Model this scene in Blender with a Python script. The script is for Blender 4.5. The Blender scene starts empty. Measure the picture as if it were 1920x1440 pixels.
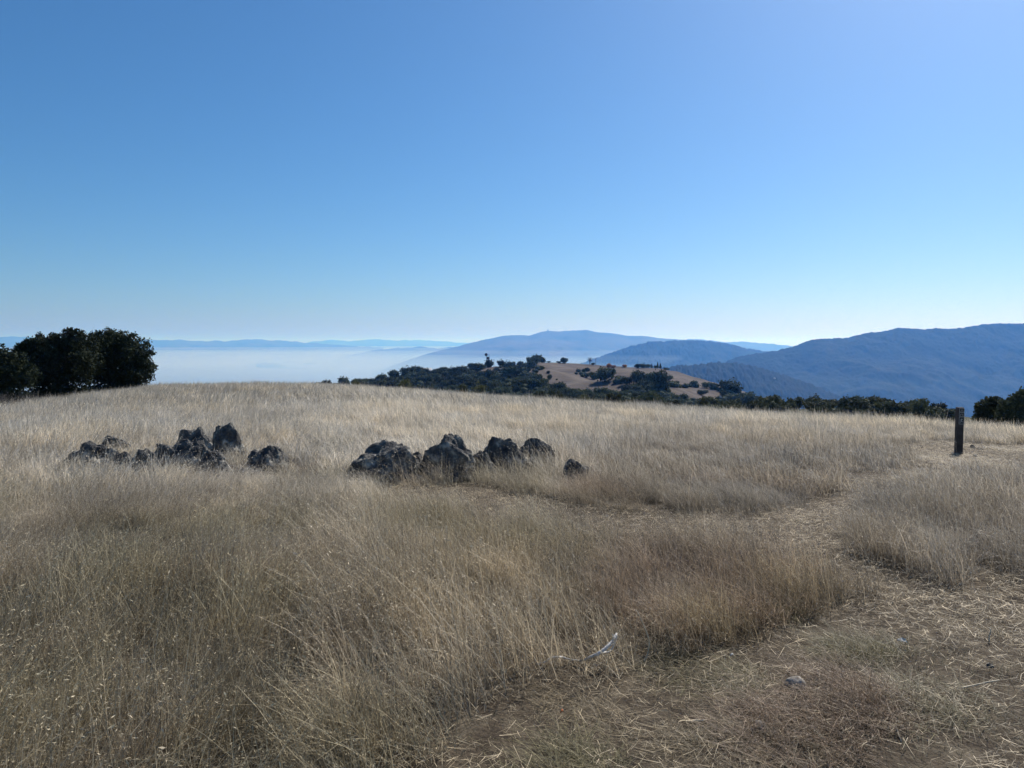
import bpy, math, random
import numpy as np
from mathutils import Vector, Matrix

random.seed(7)
rng = np.random.default_rng(7)
sc = bpy.context.scene
COL = sc.collection
R = math.radians

# ------------------------------------------------------------------ camera
F = 1400.0            # focal length in photograph pixels (1920 wide)
HR = 645.0            # row of eye level
EYE = 1.6
PITCH = math.atan((720 - HR) / F)
cam_d = bpy.data.cameras.new('camera')
cam_d.sensor_width = 36.0
cam_d.lens = F / 1920 * 36.0
cam_d.clip_start = 0.05
cam_d.clip_end = 250000
cam = bpy.data.objects.new('camera', cam_d)
COL.objects.link(cam)
cam.location = (0, 0, EYE)
cam.rotation_euler = (math.pi / 2 - PITCH, 0, 0)
sc.camera = cam

# ------------------------------------------------------------------ sky, sun, exposure
SUN_EL, SUN_AZ = R(43), R(37)          # azimuth measured from +Y towards +X
w = bpy.data.worlds.new('World')
sc.world = w
w.use_nodes = True
wn = w.node_tree.nodes
bg = wn['Background']
sky = wn.new('ShaderNodeTexSky')
sky.sky_type = 'NISHITA'
sky.sun_disc = False
sky.sun_elevation = SUN_EL
sky.sun_rotation = SUN_AZ
sky.altitude = 700
sky.air_density = 1.0
sky.dust_density = 1.4
sky.ozone_density = 10.0
hsv = wn.new('ShaderNodeHueSaturation')
hsv.inputs['Saturation'].default_value = 1.09
hsv.inputs['Hue'].default_value = 0.494
w.node_tree.links.new(sky.outputs[0], hsv.inputs['Color'])
w.node_tree.links.new(hsv.outputs[0], bg.inputs[0])
bg.inputs[1].default_value = 0.091
sun_d = bpy.data.lights.new('sun', 'SUN')
sun_d.energy = 4.8
sun_d.angle = R(0.53)
sun_d.color = (1.0, 0.965, 0.92)
sun = bpy.data.objects.new('sun', sun_d)
COL.objects.link(sun)
sdir = Vector((math.sin(SUN_AZ) * math.cos(SUN_EL), math.cos(SUN_AZ) * math.cos(SUN_EL), math.sin(SUN_EL)))
sun.rotation_euler = (-sdir).to_track_quat('-Z', 'Y').to_euler()
sun.location = (30, 40, 60)
vs = sc.view_settings
vs.view_transform = 'Standard'
vs.look = 'None'
vs.gamma = 1.0
vs.use_curve_mapping = False
vs.exposure = 0.2
sc.render.engine = 'CYCLES'
cy = sc.cycles
cy.use_denoising = True
try:
    cy.denoiser = 'OPENIMAGEDENOISE'
except Exception:
    pass
cy.use_adaptive_sampling = True
cy.adaptive_threshold = 0.02
cy.max_bounces = 6
cy.diffuse_bounces = 3
cy.transmission_bounces = 4
cy.volume_bounces = 3
cy.caustics_reflective = False
cy.caustics_refractive = False

# ------------------------------------------------------------------ helpers
def tag(o, label, cat=None, group=None, kind=None):
    o['label'] = label
    if cat: o['category'] = cat
    if group: o['group'] = group
    if kind: o['kind'] = kind
    return o

def mk_mesh(name, V, Fc, smooth=True, attrs=None):
    V = np.ascontiguousarray(V, dtype=np.float32)
    Fc = np.ascontiguousarray(Fc, dtype=np.int32)
    m, k = Fc.shape
    me = bpy.data.meshes.new(name)
    me.vertices.add(len(V)); me.vertices.foreach_set('co', V.ravel())
    me.loops.add(m * k); me.loops.foreach_set('vertex_index', Fc.ravel())
    me.polygons.add(m)
    me.polygons.foreach_set('loop_start', np.arange(0, m * k, k, dtype=np.int32))
    me.polygons.foreach_set('use_smooth', np.full(m, smooth, dtype=bool))
    me.update(calc_edges=True)
    if attrs:
        for n_, a in attrs.items():
            t = me.attributes.new(n_, 'FLOAT', 'POINT')
            t.data.foreach_set('value', np.ascontiguousarray(a, dtype=np.float32))
    return me

def add(name, me, mat, parent=None):
    o = bpy.data.objects.new(name, me)
    COL.objects.link(o)
    if mat is not None and len(me.materials) == 0:
        me.materials.append(mat)
    if parent is not None: o.parent = parent
    return o

def empty(name, loc=(0, 0, 0), rz=0.0):
    o = bpy.data.objects.new(name, None)
    COL.objects.link(o)
    o.location = loc
    o.rotation_euler = (0, 0, rz)
    o.empty_display_size = 0.2
    return o

def copy_tree(o, parent=None):
    c = o.copy()
    COL.objects.link(c)
    c.parent = parent
    for ch in list(o.children):
        copy_tree(ch, c)
    return c

def _h(ix, iy, iz, s):
    n = (ix.astype(np.int64) * 374761393 + iy.astype(np.int64) * 668265263 + iz.astype(np.int64) * 2147483647 + s * 1274126177) & 0xffffffff
    n = ((n ^ (n >> 13)) * 1274126177) & 0xffffffff
    n = ((n ^ (n >> 16)) * 2246822519) & 0xffffffff
    return ((n ^ (n >> 15)) & 0xffffff) / float(0xffffff)

def vn(x, y, z=None, s=0):
    x = np.asarray(x, float); y = np.asarray(y, float)
    z = np.zeros_like(x) if z is None else np.asarray(z, float)
    x0, y0, z0 = np.floor(x), np.floor(y), np.floor(z)
    fx, fy, fz = x - x0, y - y0, z - z0
    fx, fy, fz = [t * t * (3 - 2 * t) for t in (fx, fy, fz)]
    r = 0
    for a in (0, 1):
        for b in (0, 1):
            for c in (0, 1):
                r = r + _h(x0 + a, y0 + b, z0 + c, s) * (fx if a else 1 - fx) * (fy if b else 1 - fy) * (fz if c else 1 - fz)
    return r * 2 - 1

def fbm(x, y, z=None, o=4, s=0):
    r, a, f = 0, 1.0, 1.0
    for i in range(o):
        r = r + a * vn(np.asarray(x) * f, np.asarray(y) * f, None if z is None else np.asarray(z) * f, s + i * 17)
        a *= 0.5; f *= 2.03
    return r

def smooth01(t):
    t = np.clip(t, 0, 1)
    return t * t * (3 - 2 * t)

def grid_faces(nu, nv, wrap=False):
    i = np.arange(nu if wrap else nu - 1)[:, None]
    j = np.arange(nv - 1)[None, :]
    i2 = (i + 1) % nu
    a = i * nv + j; b = i2 * nv + j; c = i2 * nv + j + 1; d = i * nv + j + 1
    return np.stack([a, b, c, d], -1).reshape(-1, 4)

def tube(path, radii, ns=7, cap=True):
    path = np.asarray(path, float); n = len(path)
    V = []
    up = np.array([0.3, 0.2, 1.0])
    for i in range(n):
        t = path[min(i + 1, n - 1)] - path[max(i - 1, 0)]
        t = t / (np.linalg.norm(t) + 1e-9)
        a = np.cross(t, up if abs(np.dot(t, up / np.linalg.norm(up))) < 0.95 else np.array([1.0, 0, 0]))
        a /= np.linalg.norm(a) + 1e-9
        b = np.cross(t, a)
        for k in range(ns):
            an = 2 * math.pi * k / ns
            V.append(path[i] + radii[i] * (math.cos(an) * a + math.sin(an) * b))
    Fc = []
    for i in range(n - 1):
        for k in range(ns):
            k2 = (k + 1) % ns
            Fc.append((i * ns + k, i * ns + k2, (i + 1) * ns + k2, (i + 1) * ns + k))
    if cap:
        for i in (0, n - 1):
            c = len(V); V.append(path[i])
            for k in range(ns):
                k2 = (k + 1) % ns
                Fc.append((i * ns + k, i * ns + k2, c, c))
    # degenerate quads -> fine as triangles drawn by quads with a repeated corner are avoided:
    Fq = [f for f in Fc if f[2] != f[3]]
    Ft = [(f[0], f[1], f[2]) for f in Fc if f[2] == f[3]]
    return np.array(V), Fq, Ft

class MB:
    """collects shapes, builds one mesh"""
    def __init__(s): s.V = []; s.F = []
    def raw(s, V, *faces):
        o = len(s.V)
        s.V.extend([tuple(v) for v in V])
        for fl in faces:
            s.F.extend([tuple(int(i) + o for i in f) for f in fl])
    def tube(s, path, radii, ns=7):
        V, q, t = tube(path, radii, ns); s.raw(V, q, t)
    def box(s, c, d, rz=0.0):
        cx, cy_, cz = c; x, y, z = d[0] / 2, d[1] / 2, d[2] / 2
        V = []
        for sx, sy, sz in ((-1,-1,-1),(1,-1,-1),(1,1,-1),(-1,1,-1),(-1,-1,1),(1,-1,1),(1,1,1),(-1,1,1)):
            px, py = sx * x, sy * y
            V.append((cx + px * math.cos(rz) - py * math.sin(rz), cy_ + px * math.sin(rz) + py * math.cos(rz), cz + sz * z))
        s.raw(V, [(0,3,2,1),(4,5,6,7),(0,1,5,4),(1,2,6,5),(2,3,7,6),(3,0,4,7)])
    def mesh(s, name, smooth=False):
        me = bpy.data.meshes.new(name)
        me.from_pydata(s.V, [], s.F)
        if smooth:
            me.polygons.foreach_set('use_smooth', [True] * len(me.polygons))
        me.update()
        return me

# ------------------------------------------------------------------ materials
def new_mat(name):
    m = bpy.data.materials.new(name)
    m.use_nodes = True
    nt = m.node_tree
    return m, nt, nt.nodes['Principled BSDF'], nt.nodes['Material Output']

def N(nt, t, **kw):
    n = nt.nodes.new(t)
    for k, v in kw.items(): setattr(n, k, v)
    return n

def ramp(nt, stops):
    r = N(nt, 'ShaderNodeValToRGB')
    e = r.color_ramp.elements
    e[0].position, e[0].color = stops[0][0], (*stops[0][1], 1)
    e[1].position, e[1].color = stops[-1][0], (*stops[-1][1], 1)
    for p, c in stops[1:-1]:
        x = e.new(p); x.color = (*c, 1)
    return r

def noise_mat(name, stops, scale=3.0, detail=6, rough=0.85, bump=0.3, bscale=None, bdist=0.02, spec=0.2, coords='Object'):
    m, nt, b, out = new_mat(name)
    L = nt.links.new
    tc = N(nt, 'ShaderNodeTexCoord')
    n1 = N(nt, 'ShaderNodeTexNoise'); n1.inputs['Scale'].default_value = scale; n1.inputs['Detail'].default_value = detail; n1.inputs['Roughness'].default_value = 0.62
    L(tc.outputs[coords], n1.inputs['Vector'])
    r = ramp(nt, stops)
    L(n1.outputs['Fac'], r.inputs[0]); L(r.outputs[0], b.inputs['Base Color'])
    b.inputs['Roughness'].default_value = rough
    b.inputs['Specular IOR Level'].default_value = spec
    if bump:
        n2 = N(nt, 'ShaderNodeTexNoise'); n2.inputs['Scale'].default_value = bscale or scale * 4; n2.inputs['Detail'].default_value = 6
        L(tc.outputs[coords], n2.inputs['Vector'])
        bp = N(nt, 'ShaderNodeBump'); bp.inputs['Strength'].default_value = bump; bp.inputs['Distance'].default_value = bdist
        L(n2.outputs['Fac'], bp.inputs['Height']); L(bp.outputs[0], b.inputs['Normal'])
    return m

def leaf_mat(name, c1, c2, trans=0.18, rough=0.6, rnd=0.5):
    m, nt, b, out = new_mat(name)
    L = nt.links.new
    at = N(nt, 'ShaderNodeAttribute', attribute_name='bv')
    oi = N(nt, 'ShaderNodeObjectInfo')
    mx = N(nt, 'ShaderNodeMix', data_type='RGBA')
    mx.inputs['A'].default_value = (*c1, 1); mx.inputs['B'].default_value = (*c2, 1)
    L(at.outputs['Fac'], mx.inputs['Factor'])
    hs = N(nt, 'ShaderNodeHueSaturation')
    mr = N(nt, 'ShaderNodeMapRange'); mr.inputs['To Min'].default_value = 1 - rnd; mr.inputs['To Max'].default_value = 1 + rnd
    L(oi.outputs['Random'], mr.inputs['Value']); L(mr.outputs[0], hs.inputs['Value'])
    L(mx.outputs['Result'], hs.inputs['Color'])
    L(hs.outputs[0], b.inputs['Base Color'])
    b.inputs['Roughness'].default_value = rough
    b.inputs['Specular IOR Level'].default_value = 0.08
    tr = N(nt, 'ShaderNodeBsdfTranslucent'); L(hs.outputs[0], tr.inputs[0])
    ms = N(nt, 'ShaderNodeMixShader'); ms.inputs[0].default_value = trans
    L(b.outputs[0], ms.inputs[1]); L(tr.outputs[0], ms.inputs[2]); L(ms.outputs[0], out.inputs['Surface'])
    return m

def grass_mat(name, trans=0.26, spec=0.13):
    m, nt, b, out = new_mat(name)
    L = nt.links.new
    ti = N(nt, 'ShaderNodeAttribute', attribute_name='tint', attribute_type='INSTANCER')
    bv = N(nt, 'ShaderNodeAttribute', attribute_name='bv')
    pw_ = N(nt, 'ShaderNodeMath', operation='POWER'); pw_.inputs[1].default_value = 2.2
    L(bv.outputs['Fac'], pw_.inputs[0])
    mr = N(nt, 'ShaderNodeMapRange'); mr.inputs['To Min'].default_value = 0.5; mr.inputs['To Max'].default_value = 2.0
    L(pw_.outputs[0], mr.inputs['Value'])
    vm = N(nt, 'ShaderNodeVectorMath', operation='SCALE')
    L(ti.outputs['Vector'], vm.inputs[0]); L(mr.outputs[0], vm.inputs['Scale'])
    L(vm.outputs[0], b.inputs['Base Color'])
    b.inputs['Roughness'].default_value = 0.5
    b.inputs['Specular IOR Level'].default_value = spec
    tr = N(nt, 'ShaderNodeBsdfTranslucent'); L(vm.outputs[0], tr.inputs[0])
    ms = N(nt, 'ShaderNodeMixShader'); ms.inputs[0].default_value = trans
    L(b.outputs[0], ms.inputs[1]); L(tr.outputs[0], ms.inputs[2]); L(ms.outputs[0], out.inputs['Surface'])
    return m

M = {}
M['grass'] = grass_mat('dry_grass')
M['soil'] = noise_mat('meadow_soil', [(0.3, (0.045, 0.034, 0.024)), (0.5, (0.085, 0.066, 0.046)), (0.7, (0.15, 0.122, 0.085))], 6, 8, 0.95, 0.8, 40, 0.02, 0.1)
M['rock'] = noise_mat('dark_boulder_rock', [(0.32, (0.040, 0.040, 0.042)), (0.47, (0.095, 0.092, 0.090)), (0.55, (0.17, 0.16, 0.14)), (0.64, (0.42, 0.39, 0.33))], 7, 12, 0.95, 1.0, 26, 0.06, 0.12)
M['stone'] = noise_mat('pale_path_stone', [(0.3, (0.30, 0.265, 0.215)), (0.7, (0.48, 0.43, 0.36))], 14, 6, 0.9, 0.5, 60, 0.005, 0.2)
M['bark'] = noise_mat('oak_bark', [(0.3, (0.035, 0.028, 0.022)), (0.7, (0.10, 0.085, 0.07))], 4, 6, 0.95, 0.6)
M['dead'] = noise_mat('weathered_branch', [(0.34, (0.16, 0.14, 0.12)), (0.46, (0.55, 0.52, 0.47)), (0.7, (0.78, 0.75, 0.70))], 28, 6, 0.9, 0.7, 120, 0.004, 0.2)
M['straw'] = noise_mat('pale_straw', [(0.3, (0.45, 0.37, 0.25)), (0.7, (0.62, 0.54, 0.40))], 30, 3, 0.6, 0, spec=0.3)
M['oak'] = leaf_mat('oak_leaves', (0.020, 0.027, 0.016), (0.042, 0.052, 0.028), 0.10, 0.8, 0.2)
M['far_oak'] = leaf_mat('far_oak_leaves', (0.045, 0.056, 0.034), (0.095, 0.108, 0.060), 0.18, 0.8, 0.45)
M['shrub'] = leaf_mat('chaparral_leaves', (0.050, 0.056, 0.032), (0.11, 0.115, 0.065), 0.15, 0.7, 0.45)
M['olive_shrub'] = leaf_mat('olive_shrub_leaves', (0.085, 0.09, 0.042), (0.17, 0.165, 0.085), 0.2, 0.7, 0.25)
M['autumn'] = leaf_mat('autumn_leaves', (0.30, 0.13, 0.04), (0.42, 0.20, 0.06), 0.3, 0.7, 0.15)
M['brush'] = leaf_mat('dry_brush_twigs', (0.06, 0.055, 0.05), (0.15, 0.135, 0.12), 0.05, 0.8, 0.2)
M['weed'] = leaf_mat('dark_weed', (0.045, 0.04, 0.03), (0.10, 0.085, 0.06), 0.15, 0.8, 0.2)
M['post'] = noise_mat('dark_stained_wood', [(0.3, (0.045, 0.036, 0.032)), (0.7, (0.10, 0.083, 0.074))], 9, 6, 0.8, 0.4, 40, 0.004, 0.2)
M['plate'] = noise_mat('brown_sign_plate', [(0.3, (0.045, 0.035, 0.03)), (0.7, (0.06, 0.048, 0.042))], 9, 3, 0.5, 0)
M['signwhite'] = noise_mat('white_sign_print', [(0.3, (0.36, 0.36, 0.34)), (0.7, (0.46, 0.46, 0.44))], 20, 3, 0.5, 0)
M['white'] = noise_mat('white_paint', [(0.3, (0.78, 0.77, 0.75)), (0.7, (0.84, 0.83, 0.81))], 2, 3, 0.6, 0)
M['roof'] = noise_mat('pale_metal_roof', [(0.3, (0.66, 0.65, 0.64)), (0.7, (0.80, 0.79, 0.78))], 1, 3, 0.4, 0)
M['darkglass'] = noise_mat('dark_window', [(0.3, (0.03, 0.035, 0.04)), (0.7, (0.05, 0.055, 0.06))], 1, 2, 0.1, 0, spec=0.5)
M['steel'] = noise_mat('dark_steel', [(0.3, (0.05, 0.05, 0.055)), (0.7, (0.09, 0.09, 0.095))], 2, 3, 0.6, 0)
M['concrete'] = noise_mat('weathered_concrete', [(0.3, (0.28, 0.27, 0.26)), (0.7, (0.38, 0.37, 0.35))], 0.2, 3, 0.9, 0)
M['dryhill'] = noise_mat('dry_hill_grass', [(0.30, (0.062, 0.049, 0.041)), (0.5, (0.105, 0.084, 0.070)), (0.72, (0.155, 0.128, 0.106))], 0.045, 10, 0.95, 0.5, 0.5, 0.6, 0.1)
M['woodfloor'] = noise_mat('woodland_floor', [(0.3, (0.035, 0.04, 0.022)), (0.7, (0.09, 0.085, 0.05))], 0.08, 8, 0.95, 0.5, 0.5, 0.6, 0.1)
M['forest'] = noise_mat('distant_forest', [(0.3, (0.011, 0.015, 0.010)), (0.55, (0.020, 0.025, 0.015)), (0.75, (0.038, 0.040, 0.026))], 0.006, 10, 0.95, 0.0, spec=0.05)
M['range'] = noise_mat('far_range', [(0.3, (0.05, 0.055, 0.035)), (0.7, (0.14, 0.115, 0.075))], 0.0012, 8, 0.95, 0.0, spec=0.05)
M['valley'] = noise_mat('valley_floor', [(0.3, (0.06, 0.07, 0.05)), (0.7, (0.16, 0.15, 0.13))], 0.0015, 8, 0.95, 0.0, spec=0.05)

# ------------------------------------------------------------------ the lie of the land
CREST = np.array([(-1400, 800), (-500, 785), (-100, 760), (0, 752), (100, 743), (200, 732), (290, 723), (400, 719), (600, 720), (700, 724), (900, 737),
                  (1000, 744), (1200, 757), (1400, 770), (1600, 782), (1800, 790), (1920, 795), (2400, 812), (4000, 830)], float)
_az = np.arctan((CREST[:, 0] - 960) / F)
_kk = ((CREST[:, 1] - HR) / F * np.cos(_az)) ** 2 / 5.2
_az = np.concatenate([[-math.pi, -2.0], _az, [2.0, math.pi]])
_kk = np.concatenate([[0.0012, 0.0014], _kk, [0.0016, 0.0012]])

def ground(x, y):
    x = np.asarray(x, float); y = np.asarray(y, float)
    r = np.hypot(x, y)
    k = np.interp(np.arctan2(x, y), _az, _kk)
    z = -k * np.minimum(r, 160) ** 2 - 0.28 * np.maximum(r - 160, 0)
    u = 0.05 * np.sin(x * 0.55 + 0.7 * np.sin(y * 0.31)) * np.cos(y * 0.42 + 1.3) + 0.09 * vn(x * 0.11, y * 0.11, s=3) + 0.035 * vn(x * 0.6, y * 0.6, s=5)
    return z + u * smooth01((r - 1.2) / 5.0)

def ray(px, row):
    u = (px - 960) / F; v = (720 - row) / F
    cp, sp = math.cos(PITCH), math.sin(PITCH)
    d = np.array([u, cp + v * sp, -sp + v * cp])
    return d / math.hypot(d[0], d[1])         # unit horizontal length

def on_ground(px, row, fn=None, d0=1.0, d1=75.0, n=3000):
    fn = fn or ground
    d = ray(px, row)
    t = d0 * (d1 / d0) ** np.linspace(0, 1, n)
    z = EYE + d[2] * t
    g = fn(d[0] * t, d[1] * t)
    hit = np.nonzero(z <= g)[0]
    i = hit[0] if len(hit) else int(np.argmin(z - g))
    return np.array([d[0] * t[i], d[1] * t[i], g[i]])

def at_dist(px, dist, fn=None):
    d = ray(px, HR)
    x, y = d[0] * dist, d[1] * dist
    return np.array([x, y, float((fn or ground)(x, y))])

# meadow sheet
rr = np.concatenate([[0.02], np.geomspace(0.5, 420, 190)])
na = 540
aa = np.linspace(-math.pi, math.pi, na, endpoint=False)
X = np.sin(aa)[:, None] * rr[None, :]; Y = np.cos(aa)[:, None] * rr[None, :]
V = np.stack([X, Y, ground(X, Y)], -1).reshape(-1, 3)
o = add('meadow', mk_mesh('meadow', V, grid_faces(na, len(rr), wrap=True)[:, ::-1]), M['soil'])
tag(o, 'bare brown soil of the hilltop meadow under the dry grass', kind='structure')

# valley floor, far below, out to the horizon
rr = np.concatenate([[1.0], np.geomspace(300, 70000, 60)])
na = 180
aa = np.linspace(-math.pi, math.pi, na, endpoint=False)
X = np.sin(aa)[:, None] * rr[None, :]; Y = np.cos(aa)[:, None] * rr[None, :]
Z = -560 + 12 * fbm(X / 1500, Y / 1500, o=3, s=9)
o = add('valley_ground', mk_mesh('valley_ground', np.stack([X, Y, Z], -1).reshape(-1, 3), grid_faces(na, len(rr), wrap=True)[:, ::-1]), M['valley'])
tag(o, 'wide valley floor veiled by fog far below the meadow', kind='structure')

# ------------------------------------------------------------------ hills beyond
def ridge(name, label, pts, dist, mat, zbase=-560.0, front=None, nu=320, nf=50, nb=12, spur=0.25, canopy=0.0, cscale=12.0, seed=1, rough_crest=0.0, spurlen=None):
    pts = np.array(pts, float)
    q = np.linspace(pts[0, 0], pts[-1, 0], nu)
    row = np.interp(q, pts[:, 0], pts[:, 1])
    ker = np.array([1, 2, 3, 2, 1.0]); ker /= ker.sum()
    row = np.convolve(np.pad(row, 2, mode='edge'), ker, 'valid')
    D = np.interp(q, pts[:, 0], pts[:, 2]) if pts.shape[1] > 2 else np.full(nu, float(dist))
    az = np.arctan((q - 960) / F)
    Dh = D / np.cos(az)                        # true horizontal distance for depth D along the view axis
    zc = EYE - D * (row - HR) / F
    front = front or (0.5 * dist)
    s = np.concatenate([np.linspace(-1, 0, nf), np.linspace(0, 1, nb)[1:] ** 1.5])
    S, ZC = np.meshgrid(s, zc); _, DH = np.meshgrid(s, Dh); _, AZ = np.meshgrid(s, az)
    dd = DH + S * front
    Xg = np.sin(AZ) * dd; Yg = np.cos(AZ) * dd
    p = np.where(S < 0, (1 - np.abs(S)) ** 1.25, (1 - S) ** 1.4)
    sl = spurlen or front * 0.35
    ns = fbm(Xg / sl, Yg / sl, o=5, s=seed)
    rd = 1 - np.abs(fbm(Xg / (sl * 0.8) + 7, Yg / (sl * 0.8), o=4, s=seed + 5))
    env = np.clip(np.abs(S) * 3.0, 0, 1) * (1 - np.abs(S) * 0.5)
    z = zbase + (ZC - zbase) * p + (ZC - zbase) * spur * env * (0.6 * ns + 0.7 * (rd - 0.75))
    if rough_crest:
        z = z + rough_crest * fbm(Xg / (dist * 0.012), Yg / (dist * 0.012), o=4, s=seed + 11)
    if canopy:
        z = z + canopy * (np.abs(vn(Xg / cscale, Yg / cscale, s=seed + 21)) + 0.6 * vn(Xg / cscale * 2.1, Yg / cscale * 2.1, s=seed + 22))
    o = add(name, mk_mesh(name, np.stack([Xg, Yg, z], -1).reshape(-1, 3), grid_faces(nu, len(s))[:, ::-1]), mat)
    tag(o, label, kind='structure')
    return o

ridge('far_range', 'faint blue mountain range along the horizon behind the fog bank', [(-700, 634), (-300, 630), (-60, 633), (30, 631), (80, 634), (160, 638), (270, 637), (330, 637), (380, 639), (430, 639), (490, 636.5), (530, 639), (570, 642), (620, 646), (680, 650), (720, 652)], 27000, M['range'], front=7000, nu=500, spur=0.3, rough_crest=26, seed=31)
ridge('farthest_range', 'palest jagged range at the horizon behind the fog', [(440, 652), (540, 647), (580, 642), (625, 638), (650, 640), (700, 636.5), (740, 638.5), (790, 638), (830, 641), (880, 642), (940, 645), (1000, 650)], 40000, M['range'], front=8000, nu=360, spur=0.3, rough_crest=50, seed=37)
ridge('fog_hills', 'low pale hills rising out of the fog before the peak', [(480, 760), (560, 700), (640, 668), (700, 657), (740, 653), (785, 649.5), (810, 652), (850, 652), (900, 655), (960, 662)], 21000, M['range'], front=4000, nu=200, spur=0.3, rough_crest=22, seed=41)
ridge('peak_mountain', 'broad blue mountain with the highest distant summit', [(560, 800), (660, 720), (720, 692), (760, 676), (800, 664), (830, 656), (870, 646), (905, 637), (930, 632), (960, 628), (990, 629.5), (1010, 624), (1028, 620), (1060, 621), (1100, 619), (1125, 624), (1145, 625), (1175, 630), (1200, 630), (1240, 634.5), (1275, 637), (1320, 641), (1380, 648), (1450, 660)], 14000, M['range'], front=5200, nu=500, nf=80, spur=0.22, rough_crest=9, seed=43)
ridge('behind_range', 'pale ridge between the peak and the forested ridge', [(1180, 648), (1240, 640), (1290, 636.5), (1340, 639), (1365, 642), (1390, 640.5), (1430, 643), (1460, 646), (1490, 649), (1520, 651), (1600, 656), (1700, 664)], 19000, M['range'], front=4200, nu=300, spur=0.25, rough_crest=20, seed=47)
ridge('round_ridge', 'blue rounded forested ridge below the peak', [(1000, 712), (1050, 694), (1090, 682), (1120, 670), (1150, 660), (1190, 648), (1215, 642), (1250, 640), (1290, 638.5), (1330, 640), (1370, 646), (1400, 654), (1440, 660), (1480, 668), (1540, 680), (1640, 700)], 7200, M['forest'], front=2600, nu=600, nf=110, spur=0.28, rough_crest=5, canopy=9, cscale=28, seed=53)
ridge('forested_ridge', 'long steel blue forested ridge rising along the right', [(1330, 690), (1380, 672), (1420, 663), (1470, 655), (1500, 646), (1525, 637), (1545, 635), (1560, 637), (1590, 632), (1625, 625), (1660, 620), (1685, 616), (1720, 617), (1770, 616.5), (1800, 615.5), (1830, 610), (1870, 607), (1900, 607.5), (1960, 603), (2100, 598), (2400, 590), (2900, 600)], 4700, M['forest'], zbase=-520, front=2300, nu=1300, nf=190, spur=0.20, rough_crest=4, canopy=4.5, cscale=24, seed=59, spurlen=900)
ridge('spur_ridge', 'darker blue wooded spur in front of the round ridge', [(1150, 712), (1200, 700), (1245, 690), (1270, 686), (1310, 684), (1345, 680), (1385, 681), (1420, 688), (1450, 698), (1480, 706), (1520, 720), (1580, 745), (1660, 780), (1720, 810)], 3100, M['forest'], zbase=-480, front=1300, nu=700, nf=110, spur=0.26, rough_crest=2, canopy=7, cscale=15, seed=61)

# wooded hill across the saddle
HC = np.array([(300, 850, 480), (480, 790, 500), (560, 745, 510), (600, 729, 520), (700, 717, 545), (780, 706, 570), (860, 694, 600), (900, 689, 615), (960, 684, 630), (1010, 679, 640), (1060, 681, 645),
               (1100, 683, 645), (1160, 687, 640), (1240, 691, 625), (1270, 697, 610), (1300, 706, 590), (1350, 720, 560), (1400, 736, 525), (1450, 750, 490), (1520, 775, 450), (1600, 800, 420), (1750, 860, 400)], float)
def hill(x, y):
    x = np.asarray(x, float); y = np.asarray(y, float)
    d = np.hypot(x, y)
    q = np.clip(960 + F * np.tan(np.clip(np.arctan2(x, y), -1.2, 1.2)), 300, 1750)
    yc = np.interp(q, HC[:, 0], HC[:, 1]); Dc = np.interp(q, HC[:, 0], HC[:, 2])
    d0 = 230.0
    t = np.clip((d - d0) / (Dc - d0), 0, 1)
    row = yc + 95 * (1 - t ** 0.62)
    ca = y / np.maximum(d, 1e-6)
    zf = EYE - d * ca * (row - HR) / F
    zcr = EYE - Dc * ca * (yc - HR) / F
    z = np.where(d <= Dc, zf, zcr - 0.10 * (d - Dc) - 0.0009 * (d - Dc) ** 2)
    env = np.clip(4 * t * (1 - t), 0, 1) * (d <= Dc)
    kn = np.sin(x * 0.045 + 1.2 + 0.6 * np.sin(y * 0.02)) * np.sin(y * 0.040 + 0.010 * x + 0.8)
    return z + env * (4.4 * kn + 1.6 * vn(x / 26, y / 26, s=71)) + 0.35 * vn(x / 7, y / 7, s=72)
az = np.arctan((np.linspace(300, 1750, 520) - 960) / F)
dd = np.concatenate([np.linspace(200, 700, 240), np.linspace(710, 1300, 40)])
X = np.sin(az)[:, None] * dd[None]; Y = np.cos(az)[:, None] * dd[None]
o = add('neighbour_hill', mk_mesh('neighbour_hill', np.stack([X, Y, hill(X, Y)], -1).reshape(-1, 3), grid_faces(520, len(dd))[:, ::-1]), M['dryhill'])
tag(o, 'neighbouring hill of brown grass knolls and dark oak woods', kind='structure')

# scrubby bank just behind the meadow's brow
BK = np.array([(420, 800), (560, 760), (700, 752), (900, 758), (1050, 765), (1200, 770), (1340, 774), (1400, 773), (1500, 775), (1600, 774), (1700, 778), (1780, 788), (1900, 802), (2300, 840)], float)
def bank(x, y):
    x = np.asarray(x, float); y = np.asarray(y, float)
    d = np.hypot(x, y)
    q = np.clip(960 + F * np.tan(np.clip(np.arctan2(x, y), -1.2, 1.2)), 420, 2300)
    rb = np.interp(q, BK[:, 0], BK[:, 1])
    zc = EYE - 105 * (y / np.maximum(d, 1e-6)) * (rb - HR) / F
    s = np.abs(d - 105)
    return zc - 0.0035 * s ** 2 + 0.4 * vn(x / 9, y / 9, s=81)
az = np.arctan((np.linspace(420, 2300, 300) - 960) / F)
dd = np.linspace(55, 190, 60)
X = np.sin(az)[:, None] * dd[None]; Y = np.cos(az)[:, None] * dd[None]
o = add('scrub_bank', mk_mesh('scrub_bank', np.stack([X, Y, bank(X, Y)], -1).reshape(-1, 3), grid_faces(300, len(dd))[:, ::-1]), M['woodfloor'])
tag(o, 'scrub covered bank dropping away behind the brow of the meadow', kind='structure')

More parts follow.
